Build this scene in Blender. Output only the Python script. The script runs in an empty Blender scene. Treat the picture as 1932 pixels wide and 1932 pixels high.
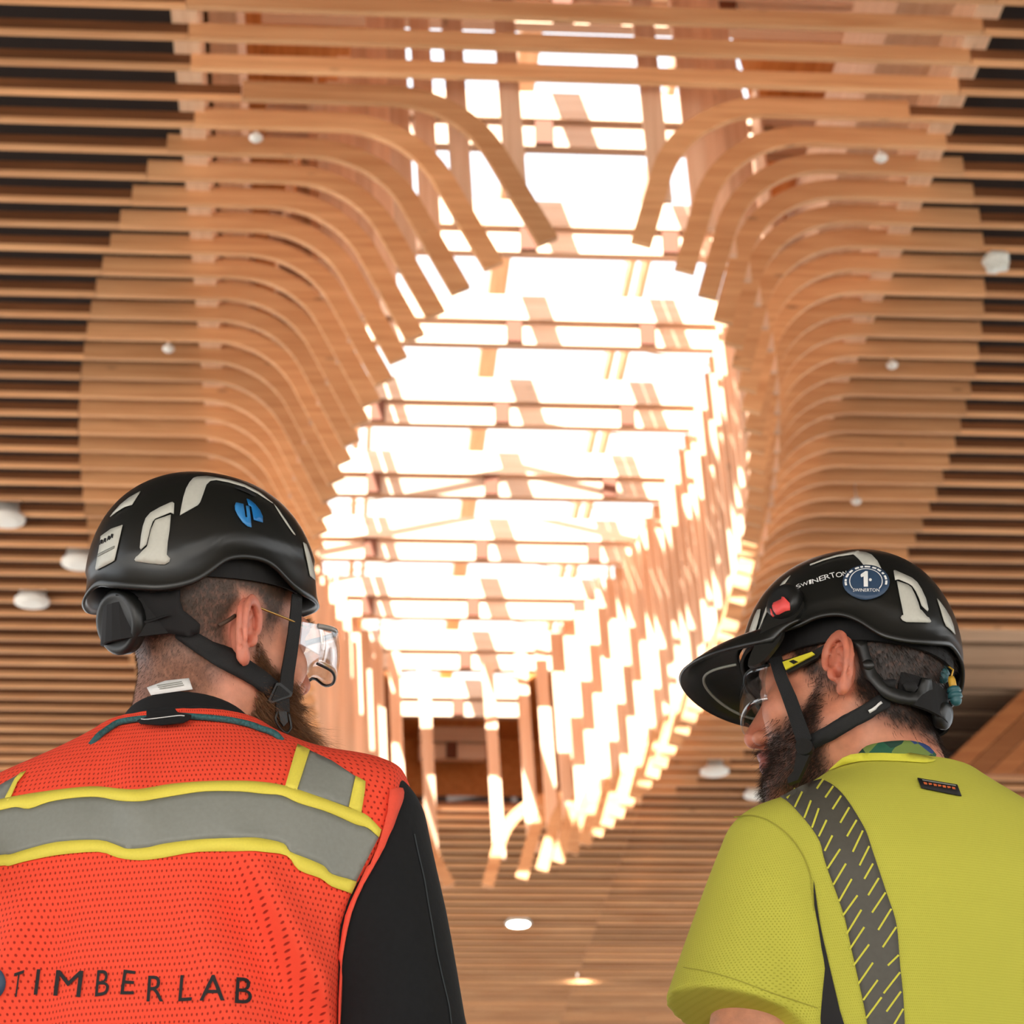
import bpy, bmesh, math, random
import numpy as np
from mathutils import Vector, Matrix
from mathutils.bvhtree import BVHTree
random.seed(7); rng = np.random.default_rng(7)
SC = bpy.context.scene
COL = SC.collection

# ------------------------------------------------------------------ camera
F = 4562.0; CX = CY = 966.0
CAMZ = 0.62
_d1 = np.array([590.0-CX, -(3170.0-CY), F]); _d1 /= np.linalg.norm(_d1)
_b = -0.018; _c = -(_d1[0]+_d1[1]*_b)/_d1[2]
_d2 = np.array([1, _b, _c]); _d2 /= np.linalg.norm(_d2)
_d3 = np.cross(_d1, _d2)
if _d3[1] < 0: _d3 = -_d3
MC = np.stack([_d2, _d1, _d3], 1)            # camera = MC @ world
CAM = np.array([0, 0, CAMZ])
def proj(P):
    q = (np.asarray(P, float)-CAM) @ MC.T
    return np.stack([CX+F*q[..., 0]/q[..., 2], CY-F*q[..., 1]/q[..., 2]], -1)
def ray(x, y):
    return MC.T @ np.array([(x-CX)/F, -(y-CY)/F, 1.0])
cd = bpy.data.cameras.new('camera'); cam = bpy.data.objects.new('camera', cd); COL.objects.link(cam)
cd.sensor_width = 36.0; cd.lens = 36.0*F/1932.0; cd.clip_end = 300; cd.clip_start = 0.05
R = MC.T  # columns: cam right, up, fwd in world
m = Matrix.Identity(4)
for i in range(3):
    m[i][0] = R[i, 0]; m[i][1] = R[i, 1]; m[i][2] = -R[i, 2]; m[i][3] = CAM[i]
cam.matrix_world = m
cd.dof.use_dof = True; cd.dof.focus_distance = 2.5; cd.dof.aperture_fstop = 13.0
SC.camera = cam
# ------------------------------------------------------------------ sky, sun, exposure
w = bpy.data.worlds.new('sky'); SC.world = w; w.use_nodes = True
nt = w.node_tree; nt.nodes.clear()
wo = nt.nodes.new('ShaderNodeOutputWorld'); bg = nt.nodes.new('ShaderNodeBackground')
tc = nt.nodes.new('ShaderNodeTexCoord'); nz = nt.nodes.new('ShaderNodeTexNoise'); rp = nt.nodes.new('ShaderNodeValToRGB')
nz.inputs['Scale'].default_value = 3.5; nz.inputs['Detail'].default_value = 5
rp.color_ramp.elements[0].position = 0.38; rp.color_ramp.elements[0].color = (0.80, 0.90, 1.0, 1)
rp.color_ramp.elements[1].position = 0.60; rp.color_ramp.elements[1].color = (1.0, 0.99, 0.97, 1)
nt.links.new(tc.outputs['Generated'], nz.inputs['Vector']); nt.links.new(nz.outputs['Fac'], rp.inputs['Fac'])
nt.links.new(rp.outputs['Color'], bg.inputs['Color']); nt.links.new(bg.outputs['Background'], wo.inputs['Surface'])
bg.inputs['Strength'].default_value = 1.15
sd = bpy.data.lights.new('sun', 'SUN'); sun = bpy.data.objects.new('sun', sd); COL.objects.link(sun)
SUN_DIR = Vector((0.30, 1.0, -1.0))
sun.rotation_euler = SUN_DIR.to_track_quat('-Z', 'Y').to_euler(); sun.location = (0, 0, 30)
sd.energy = 12.0; sd.angle = 0.009; sd.color = (1.0, 0.95, 0.88)
vs = SC.view_settings
SC.display_settings.display_device = 'sRGB'
vs.view_transform = 'Standard'; vs.look = 'None'; vs.gamma = 1.0; vs.use_curve_mapping = False
vs.exposure = 1.12

# ------------------------------------------------------------------ helpers
def s2l(c):
    return tuple(((v/255.0)/12.92 if v/255.0 <= 0.04045 else ((v/255.0+0.055)/1.055)**2.4) for v in c)
def mat_new(name):
    m = bpy.data.materials.new(name); m.use_nodes = True
    return m, m.node_tree, m.node_tree.nodes['Principled BSDF']
def plain(name, rgb, rough=0.5, metal=0.0, spec=0.5, noise=0.0, nscale=60, bump=0.0, sheen=0.0, coat=0.0):
    m, nt, b = mat_new(name)
    c = s2l(rgb)
    b.inputs['Base Color'].default_value = (*c, 1); b.inputs['Roughness'].default_value = rough
    b.inputs['Metallic'].default_value = metal; b.inputs['Specular IOR Level'].default_value = spec
    b.inputs['Sheen Weight'].default_value = sheen; b.inputs['Coat Weight'].default_value = coat
    if noise or bump:
        t = nt.nodes.new('ShaderNodeTexCoord'); n = nt.nodes.new('ShaderNodeTexNoise')
        n.inputs['Scale'].default_value = nscale; n.inputs['Detail'].default_value = 5
        nt.links.new(t.outputs['Object'], n.inputs['Vector'])
        if noise:
            mx = nt.nodes.new('ShaderNodeMixRGB'); mx.blend_type = 'MULTIPLY'; mx.inputs[0].default_value = 1
            mx.inputs[1].default_value = (*c, 1)
            r = nt.nodes.new('ShaderNodeMapRange'); r.inputs[1].default_value = 0.3; r.inputs[2].default_value = 0.7
            r.inputs[3].default_value = 1-noise; r.inputs[4].default_value = 1+noise
            nt.links.new(n.outputs['Fac'], r.inputs[0]); nt.links.new(r.outputs[0], mx.inputs[2])
            nt.links.new(mx.outputs[0], b.inputs['Base Color'])
        if bump:
            bp = nt.nodes.new('ShaderNodeBump'); bp.inputs['Strength'].default_value = bump; bp.inputs['Distance'].default_value = 0.002
            nt.links.new(n.outputs['Fac'], bp.inputs['Height']); nt.links.new(bp.outputs[0], b.inputs['Normal'])
    return m
def wood(name, c1, c2, axis=0, rough=0.6, vary=0.22):
    """timber with grain along a world axis, each board a little different"""
    m, nt, b = mat_new(name)
    g = nt.nodes.new('ShaderNodeNewGeometry'); oi = nt.nodes.new('ShaderNodeObjectInfo')
    mp = nt.nodes.new('ShaderNodeVectorMath'); mp.operation = 'MULTIPLY'
    sc = [26.0, 26.0, 26.0]; sc[axis] = 1.1
    mp.inputs[1].default_value = sc
    ad = nt.nodes.new('ShaderNodeVectorMath'); ad.operation = 'ADD'
    ms = nt.nodes.new('ShaderNodeVectorMath'); ms.operation = 'SCALE'; ms.inputs[0].default_value = (37, 91, 53)
    nt.links.new(oi.outputs['Random'], ms.inputs['Scale'])
    nt.links.new(g.outputs['Position'], mp.inputs[0]); nt.links.new(mp.outputs[0], ad.inputs[0]); nt.links.new(ms.outputs[0], ad.inputs[1])
    n = nt.nodes.new('ShaderNodeTexNoise'); n.inputs['Scale'].default_value = 1.0; n.inputs['Detail'].default_value = 4; n.inputs['Distortion'].default_value = 0.6
    nt.links.new(ad.outputs[0], n.inputs['Vector'])
    r = nt.nodes.new('ShaderNodeValToRGB')
    r.color_ramp.elements[0].position = 0.30; r.color_ramp.elements[0].color = (*s2l(c2), 1)
    r.color_ramp.elements[1].position = 0.68; r.color_ramp.elements[1].color = (*s2l(c1), 1)
    nt.links.new(n.outputs['Fac'], r.inputs['Fac'])
    # per-board tone
    mr = nt.nodes.new('ShaderNodeMapRange'); mr.inputs[3].default_value = 1-vary; mr.inputs[4].default_value = 1+vary*0.6
    nt.links.new(oi.outputs['Random'], mr.inputs[0])
    # knots
    vo = nt.nodes.new('ShaderNodeTexVoronoi'); vo.inputs['Scale'].default_value = 1.0
    mp2 = nt.nodes.new('ShaderNodeVectorMath'); mp2.operation = 'MULTIPLY'
    sk = [5.0, 5.0, 5.0]; sk[axis] = 1.6; mp2.inputs[1].default_value = sk
    ad2 = nt.nodes.new('ShaderNodeVectorMath'); ad2.operation = 'ADD'
    nt.links.new(g.outputs['Position'], mp2.inputs[0]); nt.links.new(mp2.outputs[0], ad2.inputs[0]); nt.links.new(ms.outputs[0], ad2.inputs[1])
    nt.links.new(ad2.outputs[0], vo.inputs['Vector'])
    kr = nt.nodes.new('ShaderNodeMapRange'); kr.inputs[1].default_value = 0.03; kr.inputs[2].default_value = 0.10
    kr.inputs[3].default_value = 0.55; kr.inputs[4].default_value = 1.0
    nt.links.new(vo.outputs['Distance'], kr.inputs[0])
    m1 = nt.nodes.new('ShaderNodeMath'); m1.operation = 'MULTIPLY'
    nt.links.new(mr.outputs[0], m1.inputs[0]); nt.links.new(kr.outputs[0], m1.inputs[1])
    mx = nt.nodes.new('ShaderNodeMixRGB'); mx.blend_type = 'MULTIPLY'; mx.inputs[0].default_value = 1
    nt.links.new(r.outputs[0], mx.inputs[1]); nt.links.new(m1.outputs[0], mx.inputs[2])
    nt.links.new(mx.outputs[0], b.inputs['Base Color']); b.inputs['Roughness'].default_value = rough
    b.inputs['Specular IOR Level'].default_value = 0.3
    return m
def tag(o, label=None, cat=None, group=None, kind=None):
    if label: o['label'] = label
    if cat: o['category'] = cat
    if group: o['group'] = group
    if kind: o['kind'] = kind
    return o
def empty(name, loc=(0, 0, 0), rot=(0, 0, 0), parent=None):
    o = bpy.data.objects.new(name, None); o.empty_display_size = 0.1; COL.objects.link(o)
    o.location = loc; o.rotation_euler = rot
    if parent: o.parent = parent
    return o
def add(name, me, mat=None, parent=None, smooth=False, loc=None):
    if mat is not None and not me.materials: me.materials.append(mat)
    o = bpy.data.objects.new(name, me); COL.objects.link(o)
    if parent is not None: o.parent = parent
    if loc is not None: o.location = loc
    elif parent is not None and parent.type == 'EMPTY': o.matrix_parent_inverse = Matrix.Translation(parent.location).inverted()
    if smooth: me.polygons.foreach_set('use_smooth', [True]*len(me.polygons)); me.update()
    return o
def mesh(name, v, f):
    me = bpy.data.meshes.new(name); me.from_pydata([tuple(map(float, p)) for p in v], [], [tuple(map(int, q)) for q in f]); me.update(); return me
def boxes(name, bl):
    """bl: list of (x0,x1,y0,y1,z0,z1)"""
    v = []; f = []
    for (x0, x1, y0, y1, z0, z1) in bl:
        k = len(v)
        v += [(x0, y0, z0), (x1, y0, z0), (x1, y1, z0), (x0, y1, z0), (x0, y0, z1), (x1, y0, z1), (x1, y1, z1), (x0, y1, z1)]
        f += [(k, k+3, k+2, k+1), (k+4, k+5, k+6, k+7), (k, k+1, k+5, k+4), (k+1, k+2, k+6, k+5), (k+2, k+3, k+7, k+6), (k+3, k, k+4, k+7)]
    return mesh(name, v, f)

# ------------------------------------------------------------------ materials of the hall
H = 9.0; ZB = CAMZ                          # ceiling slat level above the camera
M_SLAT = wood('slat_wood', (229, 175, 126), (201, 140, 93), 0)
M_CURV = wood('curved_slat_wood', (227, 173, 125), (202, 144, 97), 0)
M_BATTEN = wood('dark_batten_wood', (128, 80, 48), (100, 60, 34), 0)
M_POST = wood('post_wood', (238, 200, 170), (222, 178, 144), 2)
M_BEAM = wood('beam_wood', (242, 214, 188), (228, 192, 162), 0)
M_LONG = wood('purlin_wood', (242, 206, 174), (226, 184, 148), 1)
M_DECK = wood('deck_wood', (222, 150, 84), (196, 120, 60), 1)
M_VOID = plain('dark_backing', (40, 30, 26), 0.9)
M_BLOCK = plain('spacer_brown', (112, 62, 36), 0.7)
M_FLOOR = plain('floor_concrete', (188, 184, 178), 0.5, noise=0.06, nscale=0.8)

# ------------------------------------------------------------------ floor
fl = add('floor', boxes('floor', [(-45, 45, -40, 60, -0.2, 0.0)]), M_FLOOR); tag(fl, kind='structure')

# unseen hall walls, added to shape the light: solid above, open below
M_WALL = plain('wall_paint', (150, 132, 116), 0.8)
for nm, bx_ in (('wall_back_unseen', (-14.2, 18.2, -4.8, -4.5, 2.7, 13.5)), ('wall_left_unseen', (-14.3, -14.0, -12, 42, 8.0, 13.5)),
               ('wall_right_unseen', (18.0, 18.3, -12, 42, 8.0, 13.5)), ('wall_far_unseen', (-14.2, 18.2, 42.0, 42.3, 9.0, 13.5))):
    tag(add(nm, boxes(nm, [bx_]), M_WALL), kind='structure')
# ------------------------------------------------------------------ ceiling of slats with the drooping oval funnel
SP = 0.0342*H; Y0 = 1.3445*H; CXO = 0.176*H
EA, EB, EYC = 0.200*H, 0.76*H, 2.163*H
WS, HS, HC, HB = 0.050, 0.030, 0.135, 0.100
ZC = ZB+H
def rowY(n): return Y0+SP*n
def hw(Y):
    t = 1-((Y-EYC)/EB)**2
    return EA*math.sqrt(t) if t > 0 else None
ceil = empty('ceiling', (0, 20, ZC)); tag(ceil, kind='structure')
def add_c(name, me, mat, loc): return add(name, me, mat, ceil, loc=(loc[0], loc[1]-20, loc[2]-ZC))
XL, XR = -14.0, 18.0
JL, JR = -0.104*H, 0.434*H                   # panel joints
slat_cache = {}
def slat(x0, x1, Y):
    cap = round(float(np.interp(Y/H, [1.4, 1.9, 2.6, 3.3], [0.025, 0.032, 0.044, 0.052])), 3)   # pale cap deepened along the hall to imitate the brighter, hazier far slats
    L = round(x1-x0, 2); key = (L, cap)
    if key not in slat_cache:
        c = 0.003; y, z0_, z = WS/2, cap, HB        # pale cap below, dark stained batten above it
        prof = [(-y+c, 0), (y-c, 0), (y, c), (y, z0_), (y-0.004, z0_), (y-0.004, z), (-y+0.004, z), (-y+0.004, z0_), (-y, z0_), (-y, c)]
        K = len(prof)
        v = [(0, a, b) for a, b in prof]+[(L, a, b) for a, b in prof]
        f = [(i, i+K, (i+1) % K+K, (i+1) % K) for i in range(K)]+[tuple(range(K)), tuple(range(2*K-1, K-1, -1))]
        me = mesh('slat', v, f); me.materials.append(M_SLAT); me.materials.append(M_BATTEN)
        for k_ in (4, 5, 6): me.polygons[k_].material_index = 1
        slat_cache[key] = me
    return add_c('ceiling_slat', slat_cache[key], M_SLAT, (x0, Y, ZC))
# curved piece: relative to the cut end (0, .877H): horizontal run, arc, straight tail
def curve_path(deg):
    r = 0.084*H; a = math.radians(deg)
    tail = 0.118*H/math.sin(a)-r*(1-math.cos(a))/math.sin(a)      # same drop on both sides
    # end at (0,0); go back up
    pts = [(0.0, 0.0), (-tail*math.cos(a), tail*math.sin(a))]
    bx, bz = pts[-1]
    N = 14
    cx0, cz0 = bx-r*math.sin(a), bz-r*math.cos(a)       # arc centre below-left
    for i in range(1, N+1):
        t = a*(1-i/N)
        pts.append((cx0+r*math.sin(t), cz0+r*math.cos(t)))
    return pts
def curved_mesh(sign, run, deg):
    CP = curve_path(deg); ARC_TOP = CP[-1]
    # centre line at mid depth; run = x distance from cut end to joint
    pts = [(-run, ARC_TOP[1])]+CP[::-1]
    n = len(pts); v = []; f = []
    for i, (x, z) in enumerate(pts):
        a = pts[max(i-1, 0)]; b = pts[min(i+1, n-1)]
        dx, dz = b[0]-a[0], b[1]-a[1]; l = math.hypot(dx, dz)
        nx, nz_ = -dz/l, dx/l
        for (o, y) in ((-HC/2, -WS/2), (-HC/2, WS/2), (HC/2, WS/2), (HC/2, -WS/2)):
            v.append((sign*(x+nx*o), y, z+nz_*o))
    for i in range(n-1):
        for k in range(4):
            q = (i*4+k, i*4+(k+1) % 4, i*4+4+(k+1) % 4, i*4+4+k)
            f.append(q if sign > 0 else q[::-1])
    c0, c1 = (3, 2, 1, 0), tuple(4*(n-1)+k for k in range(4))
    f += [c0, c1] if sign > 0 else [c0[::-1], c1[::-1]]
    return mesh('curved_slat', v, f)
RUNL, RUNR = 0.213*H, 0.198*H
ZEND = ZC+HC/2-0.118*H                     # height of the cut-end centre so that the run's underside is level with the slats
CM = {1: curved_mesh(1, RUNL, 63.5), -1: curved_mesh(-1, RUNR, 74.0)}
for k in CM.values(): k.materials.append(M_CURV)
PZ0, PZ1 = 0.925*H, 1.19*H
for n in range(-4, 96):
    Y = rowY(n)
    h = hw(Y)
    if h is None:
        xs = [XL, -0.335*H, JL, 0.40*H, XR] if n > 10 else [XL, JL, JR, XR]
        for a, b in zip(xs[:-1], xs[1:]):
            if n < 10 and a == JL:                # deep pale boards span the near end of the funnel
                add_c('ceiling_slat', boxes('deep_slat', [(a+0.004, b-0.004, -WS/2, WS/2, 0, HC*0.8)]), M_CURV, (0, Y, ZC))
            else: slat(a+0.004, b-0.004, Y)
        continue
    xl, xr = CXO-h, CXO+h
    xend = 0.668*H if 30 <= n <= 42 else XR                  # a recess with a timber gable interrupts these rows
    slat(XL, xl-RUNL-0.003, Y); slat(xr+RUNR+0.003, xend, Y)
    add_c('curved_slat', CM[1], M_CURV, (xl, Y, ZEND)); add_c('curved_slat', CM[-1], M_CURV, (xr, Y, ZEND))
LEAN = -0.045
def lean_post():
    me = boxes('post', [(-HC/2, HC/2, -WS/2+0.002, WS/2-0.002, 0, PZ1-PZ0)])
    for v in me.vertices: v.co.x += LEAN*v.co.z
    me.materials.append(M_POST); return me
post_me = lean_post()
for n in range(-4, 60):
    Y = rowY(n); h = hw(Y)
    if h is None: continue
    for sgn in (-1, 1):
        add_c('hanging_post', post_me, M_POST, (CXO+sgn*(h+(0.021 if sgn < 0 else 0.016)*H), Y, ZB+PZ0))
# boards lining the skylight well between the posts
M_LINE = wood('lining_board_wood', (242, 210, 182), (228, 190, 158), 2)
for n in range(10, 47):
    Y = rowY(n)+SP/2; h = hw(Y)
    if h is None or h < 0.05*H: continue
    for sgn in (-1, 1):
        x = sgn*(h+0.021*H+0.075)
        me = boxes('lining_board', [(x-0.012, x+0.012, -SP*0.40, SP*0.40, 0, 1.9)])
        for v in me.vertices: v.co.x += LEAN*v.co.z
        add_c('lining_board', me, M_LINE, (CXO, Y, ZC+0.16))
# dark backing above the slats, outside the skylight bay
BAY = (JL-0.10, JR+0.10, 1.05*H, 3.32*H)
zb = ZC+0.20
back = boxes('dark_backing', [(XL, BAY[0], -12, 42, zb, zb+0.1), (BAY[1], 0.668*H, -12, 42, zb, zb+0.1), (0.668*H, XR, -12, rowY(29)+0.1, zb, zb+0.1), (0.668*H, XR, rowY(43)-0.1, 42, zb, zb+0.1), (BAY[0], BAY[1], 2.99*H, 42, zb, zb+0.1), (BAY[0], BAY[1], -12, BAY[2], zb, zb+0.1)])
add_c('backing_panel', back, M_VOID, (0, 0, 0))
for x0, x1, z0, z1 in ((JL-0.10, JL+0.06, ZC+0.10, ZC+1.9), (JR-0.06, JR+0.10, ZC+0.10, ZC+1.9)):
    add_c('edge_board', boxes('edge_board', [(x0, x1, BAY[2], BAY[3], z0, z1)]), M_LONG, (0, 0, 0))
for x0, x1 in ((-0.094*H, -0.074*H), (0.387*H, 0.43*H)):
    add_c('long_beam', boxes('long_beam', [(x0, x1, BAY[2], BAY[3], ZC+0.45, ZC+1.25)]), M_LONG, (0, 0, 0))
# roof deck with the oval opening
def deck():
    N = 360; v = []; f = []
    z0 = ZB+1.235*H; z1 = z0+0.15
    A, YC = 0.235*H, 2.19*H
    X0, X1, Yn, Yf = BAY[0]-0.2, BAY[1]+0.2, BAY[2]-0.2, BAY[3]+0.3
    ring = []
    for i in range(N):
        t = 2*math.pi*i/N; c, s = math.cos(t), math.sin(t)
        x, y = CXO+A*c, YC+(0.72 if s < 0 else 0.98)*H*s
        kx = ((X1-CXO)/abs(c) if c > 0 else (CXO-X0)/abs(c)) if abs(c) > 1e-6 else 1e9
        ky = ((Yf-YC)/abs(s) if s > 0 else (YC-Yn)/abs(s)) if abs(s) > 1e-6 else 1e9
        k = min(kx, ky)
        ring.append(((x, y), (CXO+k*c, YC+k*s)))
    for (a, b) in ring: v += [(*a, z0), (*b, z0), (*a, z1), (*b, z1)]
    for i in range(N):
        j = (i+1) % N; a, b = 4*i, 4*j
        f += [(a, a+1, b+1, b), (a+2, b+2, b+3, a+3), (a, b, b+2, a+2)]
    return mesh('roof_deck', v, f)
add_c('roof_deck', deck(), M_DECK, (0, 0, 0))
add_c('end_wall', boxes('end_wall', [(BAY[0], BAY[1], BAY[3], BAY[3]+0.15, ZC+0.2, ZC+2.3), (BAY[0], BAY[1], BAY[2]-0.15, BAY[2], ZC+0.2, ZC+2.3)]), M_DECK, (0, 0, 0))

# ------------------------------------------------------------------ skylight: cross beams, purlins, panes
win = empty('window_1', (CXO, 2.2*H, ZB+1.19*H)); tag(win, kind='structure')
WO = (CXO, 2.2*H, ZB+1.19*H)
def add_w(name, me, mat): return add(name, me, mat, win, loc=(-WO[0], -WO[1], -WO[2]))
zb1 = ZB+1.188*H
for i in range(-1, 12):
    Y = (1.727+0.1715*i)*H
    if Y > 3.3*H: break
    X0, X1 = CXO-0.24*H, CXO+0.24*H
    if Y > 2.6*H:
        k = 0.21*math.sqrt(max(0.05, 1-((Y/H-2.32)/0.86)**2))*H*1.02; X0, X1 = CXO-k, CXO+k
    add_w('cross_beam', boxes('cross_beam', [(X0, X1, Y, Y+0.16, zb1+0.225, zb1+0.47)]), M_BEAM)
    add_w('bottom_chord', boxes('bottom_chord', [(X0, X1, Y+0.05, Y+0.16, zb1, zb1+0.205)]), M_BEAM)
    for xs in (0.044, 0.175, 0.308):
        if X0 < xs*H < X1:
            add_w('spacer_block', boxes('spacer_block', [(xs*H-0.07, xs*H+0.07, Y+0.01, Y+0.06, zb1+0.005, zb1+0.22)]), M_BLOCK)
GR, GE = 1.345*H, 1.285*H                      # ridge and eave height of the glazing
for xs, ww in ((0.168, 0.17), (0.024, 0.06), (0.298, 0.06), (0.039, 0.05), (0.313, 0.05)):
    x = xs*H; z = ZB+GR-(GR-GE)*abs(x-0.175*H)/(0.26*H)
    add_w('purlin', boxes('purlin', [(x-ww/2, x+ww/2, 1.25*H, 3.4*H, z-0.25, z-0.03)]), M_LONG)
M_BAR = plain('glazing_bar_grey', (150, 150, 145), 0.5)
M_GLASS, nt, b = mat_new('skylight_glass')
o = nt.nodes['Material Output']; tr = nt.nodes.new('ShaderNodeBsdfTransparent'); gl = nt.nodes.new('ShaderNodeBsdfGlossy'); mx = nt.nodes.new('ShaderNodeMixShader')
tr.inputs[0].default_value = (0.97, 0.985, 0.99, 1); gl.inputs['Roughness'].default_value = 0.03; mx.inputs[0].default_value = 0.05
nt.links.new(tr.outputs[0], mx.inputs[1]); nt.links.new(gl.outputs[0], mx.inputs[2]); nt.links.new(mx.outputs[0], o.inputs['Surface'])
yb = [(1.29+0.2*k)*H for k in range(12)]
for k in range(11):
    for sgn in (-1, 1):
        xr_, xe = 0.175*H, 0.175*H+sgn*0.26*H
        v = [(xr_, yb[k]+0.02, ZB+GR), (xe, yb[k]+0.02, ZB+GE), (xe, yb[k+1]-0.02, ZB+GE), (xr_, yb[k+1]-0.02, ZB+GR)]
        add_w('pane', mesh('pane', v, [(0, 1, 2, 3)]), M_GLASS)
        v = []
        for (x, z) in ((xr_, ZB+GR), (xe, ZB+GE)):
            v += [(x, yb[k]-0.02, z-0.03), (x, yb[k]+0.02, z-0.03), (x, yb[k]+0.02, z+0.02), (x, yb[k]-0.02, z+0.02)]
        f = [(i, (i+1) % 4, (i+1) % 4+4, i+4) for i in range(4)]
        add_w('glazing_bar', mesh('glazing_bar', v, f), M_BAR)

# ------------------------------------------------------------------ recess with a timber gable on the right
M_RBOARD = wood('recess_board', (206, 176, 148), (184, 152, 124), 0)
M_GABLE = wood('gable_plank', (172, 112, 68), (146, 88, 50), 0)
for k in range(16):
    y = (2.36+0.0755*k)*H
    add_c('recess_board', boxes('recess_board', [(0.60*H, XR, y, y+0.52, ZB+1.115*H, ZB+1.115*H+0.05)]), M_RBOARD, (0, 0, 0))
add_c('recess_backing', boxes('recess_backing', [(0.60*H, XR, 2.2*H, 3.65*H, ZB+1.13*H+0.12, ZB+1.13*H+0.2)]), M_VOID, (0, 0, 0))
gx, gz, gs = 0.748*H, ZC, 0.905              # foot of the gable slope and its rise
for k in range(9):
    a, b = 0.30*k, 0.30*(k+1)-0.012           # planks parallel to the slope
    L_ = 7.0; yf = 2.795*H+0.004*(k % 2)
    x0, x1 = gx+a, gx+b
    v = []
    for yy in (yf, yf+0.05):
        v += [(x0, yy, gz), (x1, yy, gz), (x1+L_, yy, gz+L_*gs), (x0+L_, yy, gz+L_*gs)]
    f = [(0, 1, 2, 3), (7, 6, 5, 4), (0, 4, 5, 1), (1, 5, 6, 2), (2, 6, 7, 3), (3, 7, 4, 0)]
    add_c('gable_plank', mesh('gable_plank', v, f), M_GABLE, (0, 0, 0))

# ================================================================== people
# ---- signed-distance modelling kit
def vlen(p): return np.sqrt((p*p).sum(-1))
def ell(p, c, r):
    q = (p-np.array(c))/np.array(r); k0 = vlen(q); k1 = vlen(q/np.array(r))
    return k0*(k0-1.0)/np.maximum(k1, 1e-9)
def sph(p, c, r): return vlen(p-np.array(c))-r
def cone(p, a, b, r0, r1):
    a = np.array(a, float); b = np.array(b, float); ba = b-a
    t = np.clip(((p-a)@ba)/(ba@ba), 0, 1)
    return vlen(p-a-t[..., None]*ba)-(r0+(r1-r0)*t)
def smin(a, b, k):
    h = np.clip(0.5+0.5*(b-a)/k, 0, 1)
    return b+(a-b)*h-k*h*(1-h)
def smax(a, b, k): return -smin(-a, -b, k)
def surface_nets(fun, lo, hi, h):
    lo = np.array(lo, float); hi = np.array(hi, float)
    n = np.ceil((hi-lo)/h).astype(int)+1
    ax = [lo[i]+h*np.arange(n[i]) for i in range(3)]
    Fv = np.empty(n)
    P = np.stack(np.meshgrid(ax[1], ax[2], indexing='ij'), -1)
    for i in range(0, n[0], 16):
        xs = ax[0][i:i+16]
        Q = np.empty((len(xs), n[1], n[2], 3)); Q[..., 0] = xs[:, None, None]; Q[..., 1:] = P[None]
        Fv[i:i+16] = fun(Q)
    S = Fv < 0
    c = n-1
    cnt = np.zeros(c, np.int16); acc = np.zeros((*c, 3))
    offs = [(x, y, z) for x in (0, 1) for y in (0, 1) for z in (0, 1)]
    for a in offs:
        for d in range(3):
            if a[d]: continue
            b = list(a); b[d] = 1
            sa = tuple(slice(a[k], a[k]+c[k]) for k in range(3)); sb = tuple(slice(b[k], b[k]+c[k]) for k in range(3))
            m_ = S[sa] != S[sb]
            fa, fb = Fv[sa][m_], Fv[sb][m_]
            t = fa/(fa-fb)
            pt = np.tile(np.array(a, float), (len(t), 1)); pt[:, d] += t
            acc[m_] += pt; cnt[m_] += 1
    act = cnt > 0
    idx = -np.ones(c, int); idx[act] = np.arange(act.sum())
    V = lo+h*(np.argwhere(act)+acc[act]/cnt[act][:, None])
    faces = []
    for d in range(3):
        e1, e2 = (d+1) % 3, (d+2) % 3
        sl0 = [slice(1, c[k]) for k in range(3)]; sl0[d] = slice(0, c[d])
        sA = [slice(1, c[k]) for k in range(3)]; sB = list(sA); sA[d] = slice(0, c[d]); sB[d] = slice(1, c[d]+1)
        a = S[tuple(sA)]; b = S[tuple(sB)]
        ch = np.argwhere(a != b)
        if not len(ch): continue
        sign = a[tuple(ch.T)]
        base = ch.copy(); base[:, e1] += 1; base[:, e2] += 1
        def cell(o1, o2):
            q = base.copy(); q[:, e1] -= o1; q[:, e2] -= o2
            return idx[tuple(q.T)]
        q = np.stack([cell(1, 1), cell(0, 1), cell(0, 0), cell(1, 0)], 1)
        q[~sign] = q[~sign][:, ::-1]
        faces.append(q)
    Fq = np.concatenate(faces); Fq = Fq[(Fq >= 0).all(1)]
    return V, Fq
def mesh_np(name, V, Fq, smooth=True):
    me = bpy.data.meshes.new(name)
    me.vertices.add(len(V)); me.vertices.foreach_set('co', np.asarray(V, np.float32).ravel())
    k = Fq.shape[1]
    me.loops.add(len(Fq)*k); me.loops.foreach_set('vertex_index', np.asarray(Fq, np.int32).ravel())
    me.polygons.add(len(Fq)); me.polygons.foreach_set('loop_start', np.arange(len(Fq), dtype=np.int32)*k)
    if smooth: me.polygons.foreach_set('use_smooth', np.ones(len(Fq), bool))
    me.update(calc_edges=True); me.validate()
    return me
def relax(V, Fq, it=2, lam=0.5):
    n = len(V); k = Fq.shape[1]
    for _ in range(it):
        acc = np.zeros_like(V); cnt = np.zeros(n)
        for a in range(k):
            for b in (Fq[:, (a+1) % k], Fq[:, a-1]):
                np.add.at(acc, Fq[:, a], V[b]); np.add.at(cnt, Fq[:, a], 1)
        V = V+(acc/np.maximum(cnt, 1)[:, None]-V)*lam
    return V
def rotm(yaw, pitch, roll):
    return np.array((Matrix.Rotation(math.radians(yaw), 3, 'Z') @ Matrix.Rotation(math.radians(pitch), 3, 'X') @ Matrix.Rotation(math.radians(roll), 3, 'Y')))
def set_col(me, cols):
    a = me.color_attributes.new('col', 'FLOAT_COLOR', 'POINT')
    c = np.ones((len(me.vertices), 4), np.float32); c[:, :3] = cols
    a.data.foreach_set('color', c.ravel())
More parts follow.
